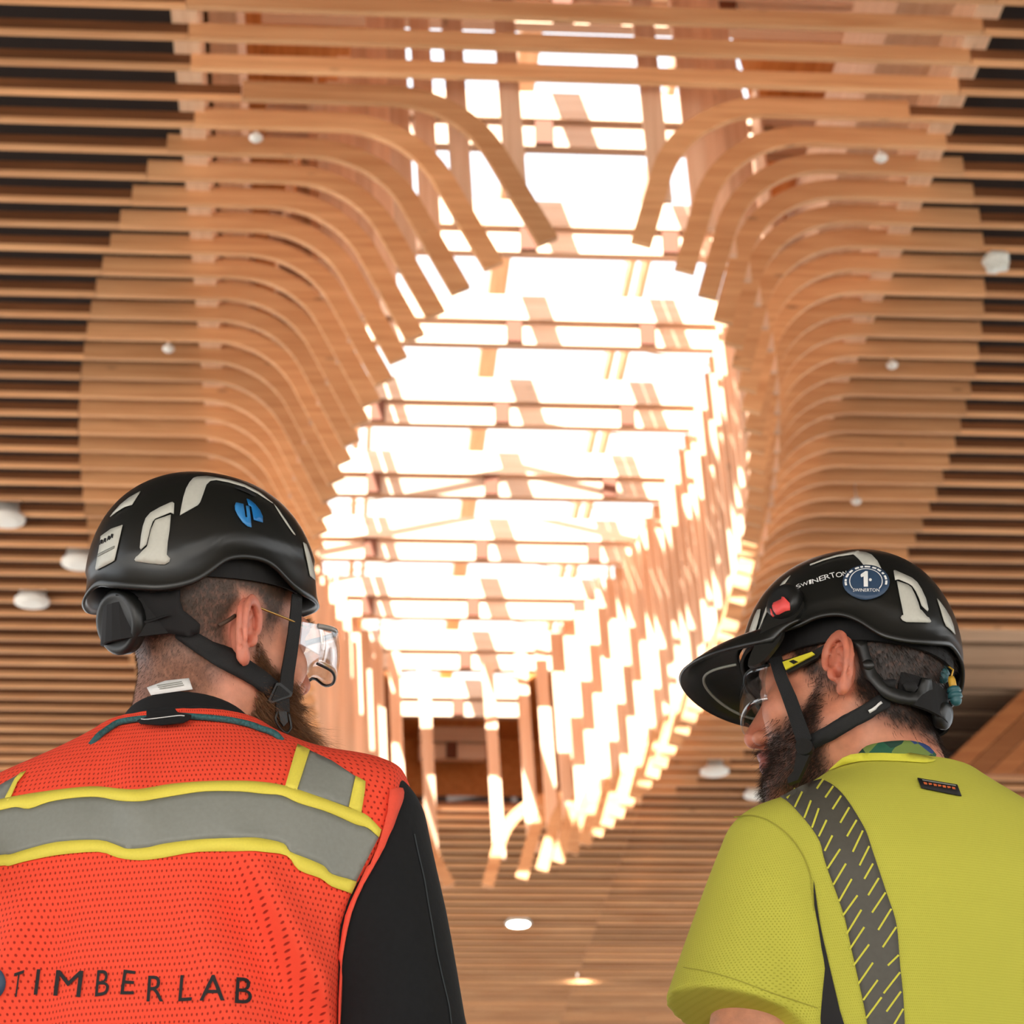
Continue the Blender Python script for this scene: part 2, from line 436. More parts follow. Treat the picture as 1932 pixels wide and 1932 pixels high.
def vnoise(P, seed, freq):
    """cheap smooth value noise"""
    P = P*freq; i = np.floor(P).astype(np.int64); f = P-i; f = f*f*(3-2*f)
    def hsh(x, y, z):
        n = (x*374761393+y*668265263+z*2147483647+seed*1274126177) & 0xffffffff
        n = ((n ^ (n >> 13))*1103515245) & 0xffffffff
        return ((n ^ (n >> 16)) & 0xffff)/65535.0
    r = 0
    for dx in (0, 1):
        for dy in (0, 1):
            for dz in (0, 1):
                w_ = (f[..., 0] if dx else 1-f[..., 0])*(f[..., 1] if dy else 1-f[..., 1])*(f[..., 2] if dz else 1-f[..., 2])
                r = r+w_*hsh(i[..., 0]+dx, i[..., 1]+dy, i[..., 2]+dz)
    return r
def sstep(a, b, x):
    t = np.clip((x-a)/(b-a), 0, 1); return t*t*(3-2*t)

# ---- head
def ear_sdf(q):
    # q in head space with x mirrored to the right side; ear frame swung outward
    c = np.array([0.0735, -0.003, 0.0])
    R_ = np.array((Matrix.Rotation(math.radians(28), 3, 'Z') @ Matrix.Rotation(math.radians(-12), 3, 'X')))
    p = (q-c) @ R_                                   # x outwards, y forward, z up
    x, y, z = p[..., 0], p[..., 1]+0.015, p[..., 2]
    P3 = np.stack([x, y, z], -1)
    wy = np.interp(z, [-0.036, -0.022, -0.005, 0.012, 0.036], [0.0105, 0.0135, 0.0185, 0.0225, 0.0265])
    e = (np.abs(y/wy)**2.2+np.abs(z/0.0345)**2.2)**(1/2.2)
    back = 0.14*np.clip(-y, -0.012, 0.02)
    plate_ = np.maximum((e-0.97)*0.017, np.abs(x-0.0006-back)-0.0034)
    rimw = 0.0036-0.0008*sstep(0.0, -0.03, z)
    ring = np.sqrt(((e-0.90)*0.019)**2+(x-0.0088-back)**2)-rimw
    ring = ring+0.012*sstep(0.000, 0.010, y)*sstep(0.004, -0.008, z)      # helix fades above the tragus and at the lobe
    e2 = np.sqrt(((y-0.001)/(wy*0.58))**2+((z+0.005)/0.0200)**2)
    anti = np.sqrt(((e2-1)*0.011)**2+(x-0.0070-back*0.6)**2)-0.0027+0.012*sstep(-0.001, 0.006, y)
    lobe = ell(P3, (0.0050, 0.002, -0.0315), (0.0048, 0.0085, 0.0090))
    tragus = ell(P3, (0.0055, 0.0140, -0.006), (0.0052, 0.0045, 0.0085))
    base = ell(P3, (-0.006, 0.004, 0.0), (0.009, 0.0130, 0.026))
    d = smin(plate_, ring, 0.0022); d = smin(d, anti, 0.0022); d = smin(d, lobe, 0.006); d = smin(d, base, 0.006)
    conch = ell(P3, (0.0100, 0.0040, -0.006), (0.0120, 0.0072, 0.0110))
    d = smax(d, -conch, 0.0020)
    canal = ell(P3, (0.001, 0.0085, -0.008), (0.009, 0.0032, 0.0042))
    d = smax(d, -canal, 0.0015)
    return smin(d, tragus, 0.0028)
def head_sdf(P, neck, no_ears=0.0):
    q = P.copy(); q[..., 0] = np.abs(q[..., 0])
    d = ell(q, (0, -0.010, 0.052), (0.0755, 0.098, 0.086))
    d = smin(d, ell(q, (0, 0.040, -0.015), (0.060, 0.058, 0.090)), 0.03)
    d = smin(d, cone(q, (0.052, 0.004, -0.050), (0.020, 0.072, -0.096), 0.021, 0.020), 0.02)
    d = smin(d, sph(q, (0, 0.080, -0.098), 0.021), 0.02)
    d = smin(d, sph(q, (0.046, 0.064, -0.020), 0.022), 0.02)
    d = smin(d, cone(q, (0.042, 0.084, 0.026), (0.0, 0.095, 0.028), 0.011, 0.011), 0.015)
    d = smax(d, -sph(q, (0.032, 0.108, 0.008), 0.018), 0.012)
    d = smin(d, sph(q, (0.032, 0.083, 0.008), 0.0135), 0.004)
    d = smin(d, cone(q, (0, 0.094, 0.020), (0, 0.116, -0.026), 0.0075, 0.0115), 0.010)
    d = smin(d, sph(q, (0.0125, 0.104, -0.033), 0.0085), 0.006)
    d = smin(d, ell(q, (0, 0.098, -0.056), (0.024, 0.011, 0.0065)), 0.006)
    d = smin(d, ell(q, (0, 0.096, -0.067), (0.021, 0.011, 0.0065)), 0.006)
    d = smax(d, -ell(q, (0, 0.112, -0.0615), (0.020, 0.009, 0.0018)), 0.003)
    n0, n1 = neck
    d = smin(d, cone(P, n0, n1, 0.056, 0.066), 0.03)
    d = smin(d, cone(q, (0.060, -0.022, -0.035), (0.022, n1[1]+0.065, n1[2]), 0.012, 0.012), 0.02)
    if not no_ears: d = smin(d, ear_sdf(q), 0.004)
    return d

class Person:
    pass
def make_head(pp, name, skin, hair, beard_cols, hairmask, beardmask, root, redness=1.0):
    """pp.pos / pp.R : head frame in world.  Returns the body mesh object (head and neck part added by the caller)"""
    lo, hi = (-0.10, -0.125, -0.20), (0.10, 0.14, 0.15)
    V, Fq = surface_nets(lambda P: head_sdf(P, pp.neck), lo, hi, 0.0027)
    V = relax(V, Fq, 1, 0.4)
    return V, Fq

def skin_material(name, rough=0.5):
    m_, nt, b = mat_new(name)
    at = nt.nodes.new('ShaderNodeVertexColor'); at.layer_name = 'col'
    n = nt.nodes.new('ShaderNodeTexNoise'); n.inputs['Scale'].default_value = 420; n.inputs['Detail'].default_value = 3
    g = nt.nodes.new('ShaderNodeTexCoord'); nt.links.new(g.outputs['Object'], n.inputs['Vector'])
    n2 = nt.nodes.new('ShaderNodeTexNoise'); n2.inputs['Scale'].default_value = 70; n2.inputs['Detail'].default_value = 4
    nt.links.new(g.outputs['Object'], n2.inputs['Vector'])
    r = nt.nodes.new('ShaderNodeMapRange'); r.inputs[1].default_value = 0.3; r.inputs[2].default_value = 0.7; r.inputs[3].default_value = 0.86; r.inputs[4].default_value = 1.12
    nt.links.new(n2.outputs['Fac'], r.inputs[0])
    mx = nt.nodes.new('ShaderNodeMixRGB'); mx.blend_type = 'MULTIPLY'; mx.inputs[0].default_value = 1
    nt.links.new(at.outputs['Color'], mx.inputs[1]); nt.links.new(r.outputs[0], mx.inputs[2])
    nt.links.new(mx.outputs[0], b.inputs['Base Color'])
    bp = nt.nodes.new('ShaderNodeBump'); bp.inputs['Strength'].default_value = 0.25; bp.inputs['Distance'].default_value = 0.001
    nt.links.new(n.outputs['Fac'], bp.inputs['Height']); nt.links.new(bp.outputs[0], b.inputs['Normal'])
    b.inputs['Roughness'].default_value = rough
    b.inputs['Subsurface Weight'].default_value = 0.12; b.inputs['Subsurface Radius'].default_value = (0.01, 0.004, 0.002)
    b.inputs['Subsurface Scale'].default_value = 0.6
    return m_

def strands(name, pts, nrm, dirs, lens, width, mat, parent, seg=3, droop=None, curl=0.25):
    """many fine tapered hairs as one mesh; all arrays in world space"""
    n = len(pts)
    side = np.cross(dirs, rng.normal(size=(n, 3))); side /= np.linalg.norm(side, axis=1)[:, None]+1e-9
    V = []; Fq = []
    rows = []
    d = dirs.copy(); p = pts.copy()
    for k in range(seg+1):
        w_ = width*(1-0.85*k/seg)
        rows.append(np.stack([p-side*w_[:, None] if np.ndim(w_) else p-side*w_, p+side*w_[:, None] if np.ndim(w_) else p+side*w_], 1))
        d = d+rng.normal(size=(n, 3))*curl/seg
        if droop is not None: d = d+droop/seg
        d /= np.linalg.norm(d, axis=1)[:, None]
        p = p+d*(lens/seg)[:, None]
    A = np.stack(rows, 1).reshape(n, -1, 3)         # n, 2*(seg+1), 3
    m_ = A.shape[1]
    base = (np.arange(n)*m_)[:, None]
    q = np.array([[2*k, 2*k+1, 2*k+3, 2*k+2] for k in range(seg)])
    Fq = (base[:, :, None]+q[None]).reshape(-1, 4)
    me = mesh_np(name, A.reshape(-1, 3), Fq)
    o = add(name, me, mat, parent); 
    return o
def sample_surface(V, Fq, weight, n):
    a, b, c, d_ = (V[Fq[:, k]] for k in range(4))
    nr = np.cross(c-a, d_-b); ar = np.linalg.norm(nr, axis=1); nr = nr/(ar[:, None]+1e-12)
    w_ = ar*weight[Fq].mean(1); w_ = w_/w_.sum()
    i = rng.choice(len(Fq), n, p=w_)
    u, v = rng.random((n, 1)), rng.random((n, 1))
    p = (a[i]*(1-u)+b[i]*u)*(1-v)+(d_[i]*(1-u)+c[i]*u)*v
    return p, nr[i], i
def to_parent(o, root):
    """keep world-space mesh while parented to an empty at root"""
    o.matrix_parent_inverse = root.matrix_world.inverted()

# ---- things drawn on surfaces: pixel outline -> rays -> surface
def bvh_of(objs):
    vs_, ps_ = [], []
    for o in objs:
        k = len(vs_); mw = o.matrix_world
        vs_ += [mw @ v.co for v in o.data.vertices]; ps_ += [[k+i for i in p.vertices] for p in o.data.polygons]
    return BVHTree.FromPolygons(vs_, ps_)
def fill_poly(loops, step):
    bm = bmesh.new()
    for lp in loops:
        vs_ = []
        n = len(lp)
        for i in range(n):
            a, b = lp[i], lp[(i+1) % n]
            k = max(1, int(math.hypot(b[0]-a[0], b[1]-a[1])/step))
            for j in range(k): vs_.append(bm.verts.new((a[0]+(b[0]-a[0])*j/k, a[1]+(b[1]-a[1])*j/k, 0)))
        for i in range(len(vs_)): bm.edges.new((vs_[i], vs_[(i+1) % len(vs_)]))
    bmesh.ops.triangle_fill(bm, use_beauty=True, use_dissolve=False, edges=bm.edges[:])
    for _ in range(6):
        lg = [e for e in bm.edges if e.calc_length() > step*2.0 and not e.is_boundary]
        if not lg: break
        bmesh.ops.subdivide_edges(bm, edges=lg, cuts=1)
        bmesh.ops.triangulate(bm, faces=bm.faces[:])
        bmesh.ops.beautify_fill(bm, faces=bm.faces[:], edges=[e for e in bm.edges if not e.is_boundary])
    return bm
def smooth_loop(pts, sub=4):
    """closed Catmull-Rom"""
    out = []; n = len(pts); P = [np.array(p, float) for p in pts]
    for i in range(n):
        p0, p1, p2, p3 = P[i-1], P[i], P[(i+1) % n], P[(i+2) % n]
        for j in range(sub):
            t = j/sub
            out.append(tuple(0.5*((2*p1)+(p2-p0)*t+(2*p0-5*p1+4*p2-p3)*t*t+(3*p1-p0-3*p2+p3)*t**3)))
    return out
def smooth_line(pts, sub=5):
    P = [np.array(p, float) for p in pts]; P = [2*P[0]-P[1]]+P+[2*P[-1]-P[-2]]
    out = []
    for i in range(1, len(P)-2):
        p0, p1, p2, p3 = P[i-1:i+3]
        for j in range(sub):
            t = j/sub
            out.append(0.5*((2*p1)+(p2-p0)*t+(2*p0-5*p1+4*p2-p3)*t*t+(3*p1-p0-3*p2+p3)*t**3))
    out.append(P[-2]); return [tuple(p) for p in out]
def decal(name, loops, bvh, off, mat, parent, step=8.0, thick=0.0, smooth=True, bm=None):
    """lay a flat patch, outlined in photo pixels, on the surface its view rays meet"""
    bm = bm or fill_poly(loops, step)
    co = Vector(CAM); bad = []
    dist = {}
    for v in bm.verts:
        d = Vector(ray(v.co.x, v.co.y)).normalized()
        loc, nr, i, t = bvh.ray_cast(co, d)
        if loc is None: bad.append((v, d)); continue
        dist[v] = t
        if nr.dot(d) > 0: nr = -nr
        v.co = loc+(nr*0.6-d*0.4).normalized()*off
    good = list(dist)
    for v, d in bad:
        near = [e.other_vert(v) for e in v.link_edges]
        near = [dist[u] for u in near if u in dist]
        t = sum(near)/len(near) if near else (sum(dist.values())/max(1, len(dist)) if dist else 2.5)
        v.co = co+d*(t-off)
    bm.normal_update()
    for f_ in bm.faces:
        c = f_.calc_center_median()
        if f_.normal.dot(c-co) > 0: f_.normal_flip()
    if thick:
        bmesh.ops.solidify(bm, geom=bm.faces[:], thickness=-thick)
    me = bpy.data.meshes.new(name); bm.to_mesh(me); bm.free()
    return add(name, me, mat, parent, smooth=smooth)
def band_poly(line_a, line_b): return list(line_a)+list(reversed(line_b))
def text_bm(body, quad, step=6.0, weight=0.0):
    """letters laid into a pixel quad: quad = (bottom-left, bottom-right, top-right, top-left); returns bmesh in pixel space"""
    cu = bpy.data.curves.new('txt', 'FONT'); cu.body = body; cu.fill_mode = 'FRONT'; cu.resolution_u = 4; cu.offset = weight
    ob = bpy.data.objects.new('txt', cu); COL.objects.link(ob)
    bpy.context.view_layer.update()
    dg = bpy.context.evaluated_depsgraph_get()
    me = bpy.data.meshes.new_from_object(ob.evaluated_get(dg)); bpy.data.objects.remove(ob); bpy.data.curves.remove(cu)
    bm = bmesh.new(); bm.from_mesh(me); bpy.data.meshes.remove(me)
    xs = [v.co.x for v in bm.verts]; ys = [v.co.y for v in bm.verts]
    x0, x1, y0, y1 = min(xs), max(xs), min(ys), max(ys)
    q = [np.array(p, float) for p in quad]
    for v in bm.verts:
        u = (v.co.x-x0)/max(x1-x0, 1e-6); t = (v.co.y-y0)/max(y1-y0, 1e-6)
        p = (q[0]*(1-u)+q[1]*u)*(1-t)+(q[3]*(1-u)+q[2]*u)*t
        v.co = (p[0], p[1], 0)
    bmesh.ops.triangulate(bm, faces=bm.faces[:])
    for _ in range(4):
        lg = [e for e in bm.edges if e.calc_length() > step*2]
        if not lg: break
        bmesh.ops.subdivide_edges(bm, edges=lg, cuts=1); bmesh.ops.triangulate(bm, faces=bm.faces[:])
    return bm
def tube(name, pts, rad, mat, parent, sides=8, closed=False, taper=None):
    pts = [Vector(p) for p in pts]; n = len(pts); v = []; f = []
    up = Vector((0.3, 0.2, 0.9)); last = None
    for i in range(n):
        a = pts[i-1] if (i or closed) else pts[i]; b = pts[(i+1) % n] if (i < n-1 or closed) else pts[i]
        t = (b-a).normalized()
        u = t.cross(up if last is None else last).normalized() if last is None else (last-t*last.dot(t)).normalized()
        last = u; w_ = t.cross(u)
        r = rad if taper is None else rad*taper[i]
        for k in range(sides):
            an = 2*math.pi*k/sides; v.append(tuple(pts[i]+u*math.cos(an)*r+w_*math.sin(an)*r))
    for i in range(n if closed else n-1):
        j = (i+1) % n
        for k in range(sides): f.append((i*sides+k, i*sides+(k+1) % sides, j*sides+(k+1) % sides, j*sides+k))
    if not closed: f += [tuple(range(sides-1, -1, -1)), tuple((n-1)*sides+k for k in range(sides))]
    return add(name, mesh(name, v, f), mat, parent, smooth=True)
def ribbon(name, pts, widthdirs, half, thick, mat, parent):
    """flat strap: centre points, width directions (unit), half width, thickness"""
    P = [Vector(p) for p in pts]; W = [Vector(w_).normalized() for w_ in widthdirs]; n = len(P); v = []; f = []
    for i in range(n):
        t = (P[min(i+1, n-1)]-P[max(i-1, 0)]).normalized(); w_ = (W[i]-t*W[i].dot(t)).normalized(); nn = t.cross(w_)
        h = half[i] if hasattr(half, '__len__') else half
        for a, b in ((-1, -1), (1, -1), (1, 1), (-1, 1)): v.append(tuple(P[i]+w_*a*h+nn*b*thick/2))
    for i in range(n-1):
        for k in range(4): f.append((i*4+k, i*4+(k+1) % 4, i*4+4+(k+1) % 4, i*4+4+k))
    f += [(3, 2, 1, 0), tuple(4*(n-1)+k for k in range(4))]
    me = mesh(name, v, f)
    bm = bmesh.new(); bm.from_mesh(me); bmesh.ops.recalc_face_normals(bm, faces=bm.faces[:]); bm.to_mesh(me); bm.free()
    return add(name, me, mat, parent)

# ------------------------------------------------------------------ materials of the people and their gear
M_SKIN = skin_material('skin')
M_BLACK = plain('black_plastic', (24, 24, 22), 0.42, noise=0.12, nscale=40)
M_SHELL = plain('helmet_black', (26, 26, 23), 0.34, noise=0.08, nscale=25, bump=0.05)
M_LINER = plain('helmet_liner_black', (14, 12, 12), 0.8)
M_STRAP = plain('strap_webbing', (20, 20, 20), 0.75, noise=0.15, nscale=900, bump=0.3)
M_REFL = plain('reflective_grey', (196, 194, 182), 0.45, noise=0.03, nscale=300)
M_GREY = plain('retro_tape', (139, 140, 131), 0.5, noise=0.05, nscale=220, bump=0.05)
M_YEL = plain('yellow_tape', (240, 222, 84), 0.7, noise=0.03, nscale=500, bump=0.1)
M_JACK = plain('black_jacket', (15, 16, 18), 0.9, noise=0.2, nscale=160, bump=0.15)
M_COLLAR = plain('black_knit', (16, 14, 14), 0.95)
M_TROU = plain('dark_trousers', (52, 54, 60), 0.9, noise=0.1, nscale=90)
M_BOOT = plain('brown_boot', (74, 54, 40), 0.7)
M_WHITE = plain('white_label', (232, 230, 226), 0.6)
M_WTXT = plain('white_print', (238, 238, 234), 0.6)
M_BLUE = plain('logo_blue', (52, 132, 196), 0.45)
M_BLUE2 = plain('logo_dark_blue', (22, 112, 178), 0.45)
M_NAVY = plain('navy_sticker', (50, 72, 98), 0.5)
M_RED = plain('red_knob', (236, 82, 78), 0.5)
M_INK = plain('black_print', (20, 16, 16), 0.7)
M_TEAL = plain('teal_rubber', (44, 92, 98), 0.45)
M_AMBER = plain('amber_tip', (206, 158, 50), 0.5)
M_GOLD = plain('gold_wire', (196, 156, 92), 0.3, metal=0.9)
M_LIME = plain('lime_plastic', (222, 210, 52), 0.5)
def knit(name, c_base, c_hole, scale, hole, rough=0.85):
    """cloth with rows of small round perforations or weave, in object space"""
    m_, nt, b = mat_new(name)
    t = nt.nodes.new('ShaderNodeTexCoord'); mp = nt.nodes.new('ShaderNodeMapping'); mp.inputs['Scale'].default_value = (scale, scale*0.72, 1.0)
    nt.links.new(t.outputs['UV'], mp.inputs['Vector'])
    sx = nt.nodes.new('ShaderNodeSeparateXYZ'); nt.links.new(mp.outputs[0], sx.inputs[0])
    def fn(op, a, b_=None):
        n = nt.nodes.new('ShaderNodeMath'); n.operation = op
        for i, q in enumerate((a, b_)):
            if q is None: continue
            if isinstance(q, (int, float)): n.inputs[i].default_value = q
            else: nt.links.new(q, n.inputs[i])
        return n.outputs[0]
    row = fn('FLOOR', sx.outputs['Y'])
    odd = fn('MULTIPLY', fn('MODULO', row, 2.0), 0.5)
    u = fn('SUBTRACT', fn('FRACT', fn('ADD', sx.outputs['X'], odd)), 0.5)
    v = fn('SUBTRACT', fn('FRACT', sx.outputs['Y']), 0.5)
    r = fn('SQRT', fn('ADD', fn('MULTIPLY', fn('MULTIPLY', u, u), 1.7), fn('MULTIPLY', v, v)))
    k = nt.nodes.new('ShaderNodeMapRange'); k.inputs[1].default_value = hole*0.7; k.inputs[2].default_value = hole*1.25
    nt.links.new(r, k.inputs[0])
    mx = nt.nodes.new('ShaderNodeMixRGB'); mx.inputs[1].default_value = (*s2l(c_hole), 1); mx.inputs[2].default_value = (*s2l(c_base), 1)
    nt.links.new(k.outputs[0], mx.inputs[0]); nt.links.new(mx.outputs[0], b.inputs['Base Color'])
    bp = nt.nodes.new('ShaderNodeBump'); bp.inputs['Strength'].default_value = 0.5; bp.inputs['Distance'].default_value = 0.0015
    nt.links.new(k.outputs[0], bp.inputs['Height']); nt.links.new(bp.outputs[0], b.inputs['Normal'])
    b.inputs['Roughness'].default_value = rough; b.inputs['Specular IOR Level'].default_value = 0.2
    return m_
M_VEST = knit('orange_mesh_cloth', (255, 84, 58), (170, 42, 30), 235.0, 0.21)
M_BIND = plain('vest_binding', (252, 88, 64), 0.85, noise=0.03, nscale=300, bump=0.1)
M_LIMECLOTH = knit('lime_knit_cloth', (200, 196, 78), (184, 180, 64), 520.0, 0.22)
def cyl_uv(me, c, R_):
    """unwrap cloth around the body axis so that the weave follows it"""
    uv = me.uv_layers.new(name='uv')
    V = np.empty(len(me.vertices)*3, np.float32); me.vertices.foreach_get('co', V); V = (V.reshape(-1, 3)-c) @ R_
    li = np.empty(len(me.loops), np.int32); me.loops.foreach_get('vertex_index', li)
    ang = np.arctan2(V[:, 0], -V[:, 1]); rad = 0.16
    U = np.stack([ang*rad, V[:, 2]], 1)[li]
    a = np.arange(len(li))
    # keep each face on one side of the seam
    uv.data.foreach_set('uv', U.astype(np.float32).ravel())

# ------------------------------------------------------------------ loft torso in body space (x right, y forward, z up from the floor)
def loft(P, tab, p=2.4):
    T = np.array(tab, float); z = P[..., 2]
    hx, hy, cy_ = (np.interp(z, T[:, 0], T[:, k]) for k in (1, 2, 3))
    q = (np.abs(P[..., 0]/hx)**p+np.abs((P[..., 1]-cy_)/hy)**p)**(1/p)
    d = (q-1)*np.minimum(hx, hy)
    return np.maximum(d, np.maximum(T[0, 0]-z, z-T[-1, 0]))
def densify(tab, n=60):
    """smooth the section table"""
    T = np.array(tab, float); z = np.linspace(T[0, 0], T[-1, 0], n)
    out = np.stack([z]+[np.interp(z, T[:, 0], T[:, k]) for k in (1, 2, 3)], 1)
    for _ in range(3): out[1:-1, 1:] = (out[:-2, 1:]+2*out[1:-1, 1:]+out[2:, 1:])/4
    return out
def legs_sdf(P, s_):
    q = P.copy(); q[..., 0] = np.abs(q[..., 0])
    d = cone(q, (0.095*s_, 0, 0.92*s_), (0.10*s_, 0.01, 0.50*s_), 0.098*s_, 0.070*s_)
    d = smin(d, cone(q, (0.10*s_, 0.01, 0.50*s_), (0.10*s_, -0.01, 0.10), 0.070*s_, 0.062*s_), 0.03)
    d = smin(d, ell(P, (0, 0, 0.98*s_), (0.175*s_, 0.125*s_, 0.14*s_)), 0.06)
    return np.maximum(d, 0.07-P[..., 2])
def boot_sdf(P):
    q = P.copy(); q[..., 0] = np.abs(q[..., 0])
    d = cone(q, (0.10, -0.04, 0.05), (0.115, 0.13, 0.038), 0.05, 0.042)
    d = smin(d, cone(q, (0.10, -0.015, 0.06), (0.10, -0.015, 0.20), 0.055, 0.058), 0.02)
    return np.maximum(d, -P[..., 2]+0.001)
def hand_sdf(P, wr, dirv, palm_n, sgn):
    """palm, four fingers and a thumb from the wrist along dirv"""
    d0 = np.array(dirv, float); d0 /= np.linalg.norm(d0); n_ = np.array(palm_n, float); n_ -= d0*(n_@d0); n_ /= np.linalg.norm(n_)
    s_ = np.cross(d0, n_)*sgn; wr = np.array(wr, float)
    k = wr+d0*0.085
    d = smin(cone(P, wr, k+s_*0.02, 0.028, 0.018), cone(P, wr, k-s_*0.025, 0.028, 0.018), 0.015)
    for j, (o, L_) in enumerate(((-0.030, 0.062), (-0.011, 0.078), (0.009, 0.084), (0.029, 0.076))):
        a = k+s_*o; b = a+d0*L_*0.5+n_*0.006; c = b+d0*L_*0.42+n_*0.022
        d = smin(d, smin(cone(P, a, b, 0.0105, 0.009), cone(P, b, c, 0.009, 0.0075), 0.004), 0.006)
    a = wr+d0*0.03+s_*0.026; b = a+d0*0.035+s_*0.026+n_*0.01; c = b+d0*0.032+s_*0.004+n_*0.012
    return smin(d, smin(cone(P, a, b, 0.014, 0.011), cone(P, b, c, 0.011, 0.009), 0.004), 0.010)
def to_world(V, base, R_): return V @ R_.T+base

# ------------------------------------------------------------------ helmet shell
def shell_frame(sp, th, z):
    a, bf, bb, z0, zt, yc = sp
    ex = 2.25
    k = np.where(z < z0, 1.0+0.02*np.clip((z0-z)/0.06, 0, 1.5), np.clip(1-(np.clip(z-z0, 0, None)/(zt-z0))**ex, 0, 1)**(1/ex))
    c, s_ = np.cos(th), np.sin(th); e = 2/2.2
    b = np.where(c > 0, bf, bb)
    return np.stack([a*np.sign(s_)*np.abs(s_)**e*k, yc+b*np.sign(c)*np.abs(c)**e*k, z], -1)
def shell_inverse(sp, p):
    a, bf, bb, z0, zt, yc = sp
    y = p[1]-yc; b = bf if y > 0 else bb
    sx = math.copysign(abs(p[0]/a)**1.1, p[0]); sy = math.copysign(abs(y/b)**1.1, y)
    return math.atan2(sx, sy), p[2]
def build_shell(sp, rim, seam, pos, R_, NT=144, NZ=34):
    """rim: function theta -> z of lower edge; seam: theta -> height above which the crown stands proud"""
    th = np.linspace(0, 2*np.pi, NT, endpoint=False)
    zr = np.array([rim(t) for t in th]); zsm = np.array([seam(t) for t in th])
    tt = np.sin(np.linspace(0, np.pi/2, NZ))
    rows = []
    zt = sp[4]
    for t in tt[:-1]:
        z = zr+(zt-0.0008-zr)*t
        P = shell_frame(sp, th, z)
        lift = 0.0028*sstep(-0.003, 0.003, z-zsm)
        nrm = np.stack([np.sin(th), np.cos(th), 0.4+0*th], -1); nrm /= np.linalg.norm(nrm, axis=1)[:, None]
        flare = 0.0035*np.clip(1-(z-zr)/0.02, 0, 1)**2
        rows.append(P+nrm*(lift+flare)[:, None])
    V = np.concatenate(rows+[np.array([[0, sp[5], zt+0.0022]])])
    Fq = []
    for i in range(NZ-2):
        for j in range(NT):
            k = (j+1) % NT
            Fq.append((i*NT+k, i*NT+j, (i+1)*NT+j, (i+1)*NT+k))
    top = len(V)-1
    tri = [((NZ-2)*NT+(j+1) % NT, (NZ-2)*NT+j, top) for j in range(NT)]
    Vw = V @ R_.T+pos
    me = mesh('shell', Vw, Fq+tri)
    return me, (rows[0] @ R_.T+pos)
def rim_from_pixels(sp, pos, R_, px, side, extra, zlow=-0.06):
    """read the lower edge of the shell off the photo: rays on the full shell give (theta, z)"""
    th = np.linspace(0, 2*np.pi, 120, endpoint=False)
    zs = np.concatenate([np.linspace(zlow, sp[3], 14, endpoint=False), sp[3]+(sp[4]-sp[3])*np.sin(np.linspace(0, np.pi/2, 20))])
    V = np.concatenate([shell_frame(sp, th, np.full(120, z)) for z in zs]) @ R_.T+pos
    Fq = [(i*120+j, i*120+(j+1) % 120, (i+1)*120+(j+1) % 120, (i+1)*120+j) for i in range(len(zs)-1) for j in range(120)]
    bv = BVHTree.FromPolygons([Vector(v) for v in V], Fq)
    res = list(extra)
    for (x, y) in px:
        loc, nr, i, t = bv.ray_cast(Vector(CAM), Vector(ray(x, y)).normalized())
        if loc is None: continue
        p = R_.T @ (np.array(loc)-pos)
        a, z = shell_inverse(sp, p); res.append((abs(a), z))
    res.sort()
    A = np.array(res)
    def rim(t):
        t = abs((t+math.pi) % (2*math.pi)-math.pi)
        return float(np.interp(t, A[:, 0], A[:, 1]))
    # smooth
    T = np.linspace(0, math.pi, 181); Z = np.array([rim(t) for t in T])
    for _ in range(12): Z[1:-1] = (Z[:-2]+2*Z[1:-1]+Z[2:])/4
    return (lambda t: float(np.interp(abs((t+math.pi) % (2*math.pi)-math.pi), T, Z))), A
def solidify(o, t, off=-1.0):
    md = o.modifiers.new('thickness', 'SOLIDIFY'); md.thickness = t; md.offset = off
def plane_hit(px, py, pos, R_, xoff):
    """where a pixel's ray meets the plane at sideways offset xoff of the head"""
    d = ray(px, py); n_ = R_[:, 0]; t = ((pos+n_*xoff-CAM)@n_)/(d@n_)
    return CAM+d*t
def depth_hit(px, py, D):
    d = ray(px, py); return CAM+d/np.linalg.norm(d)*D

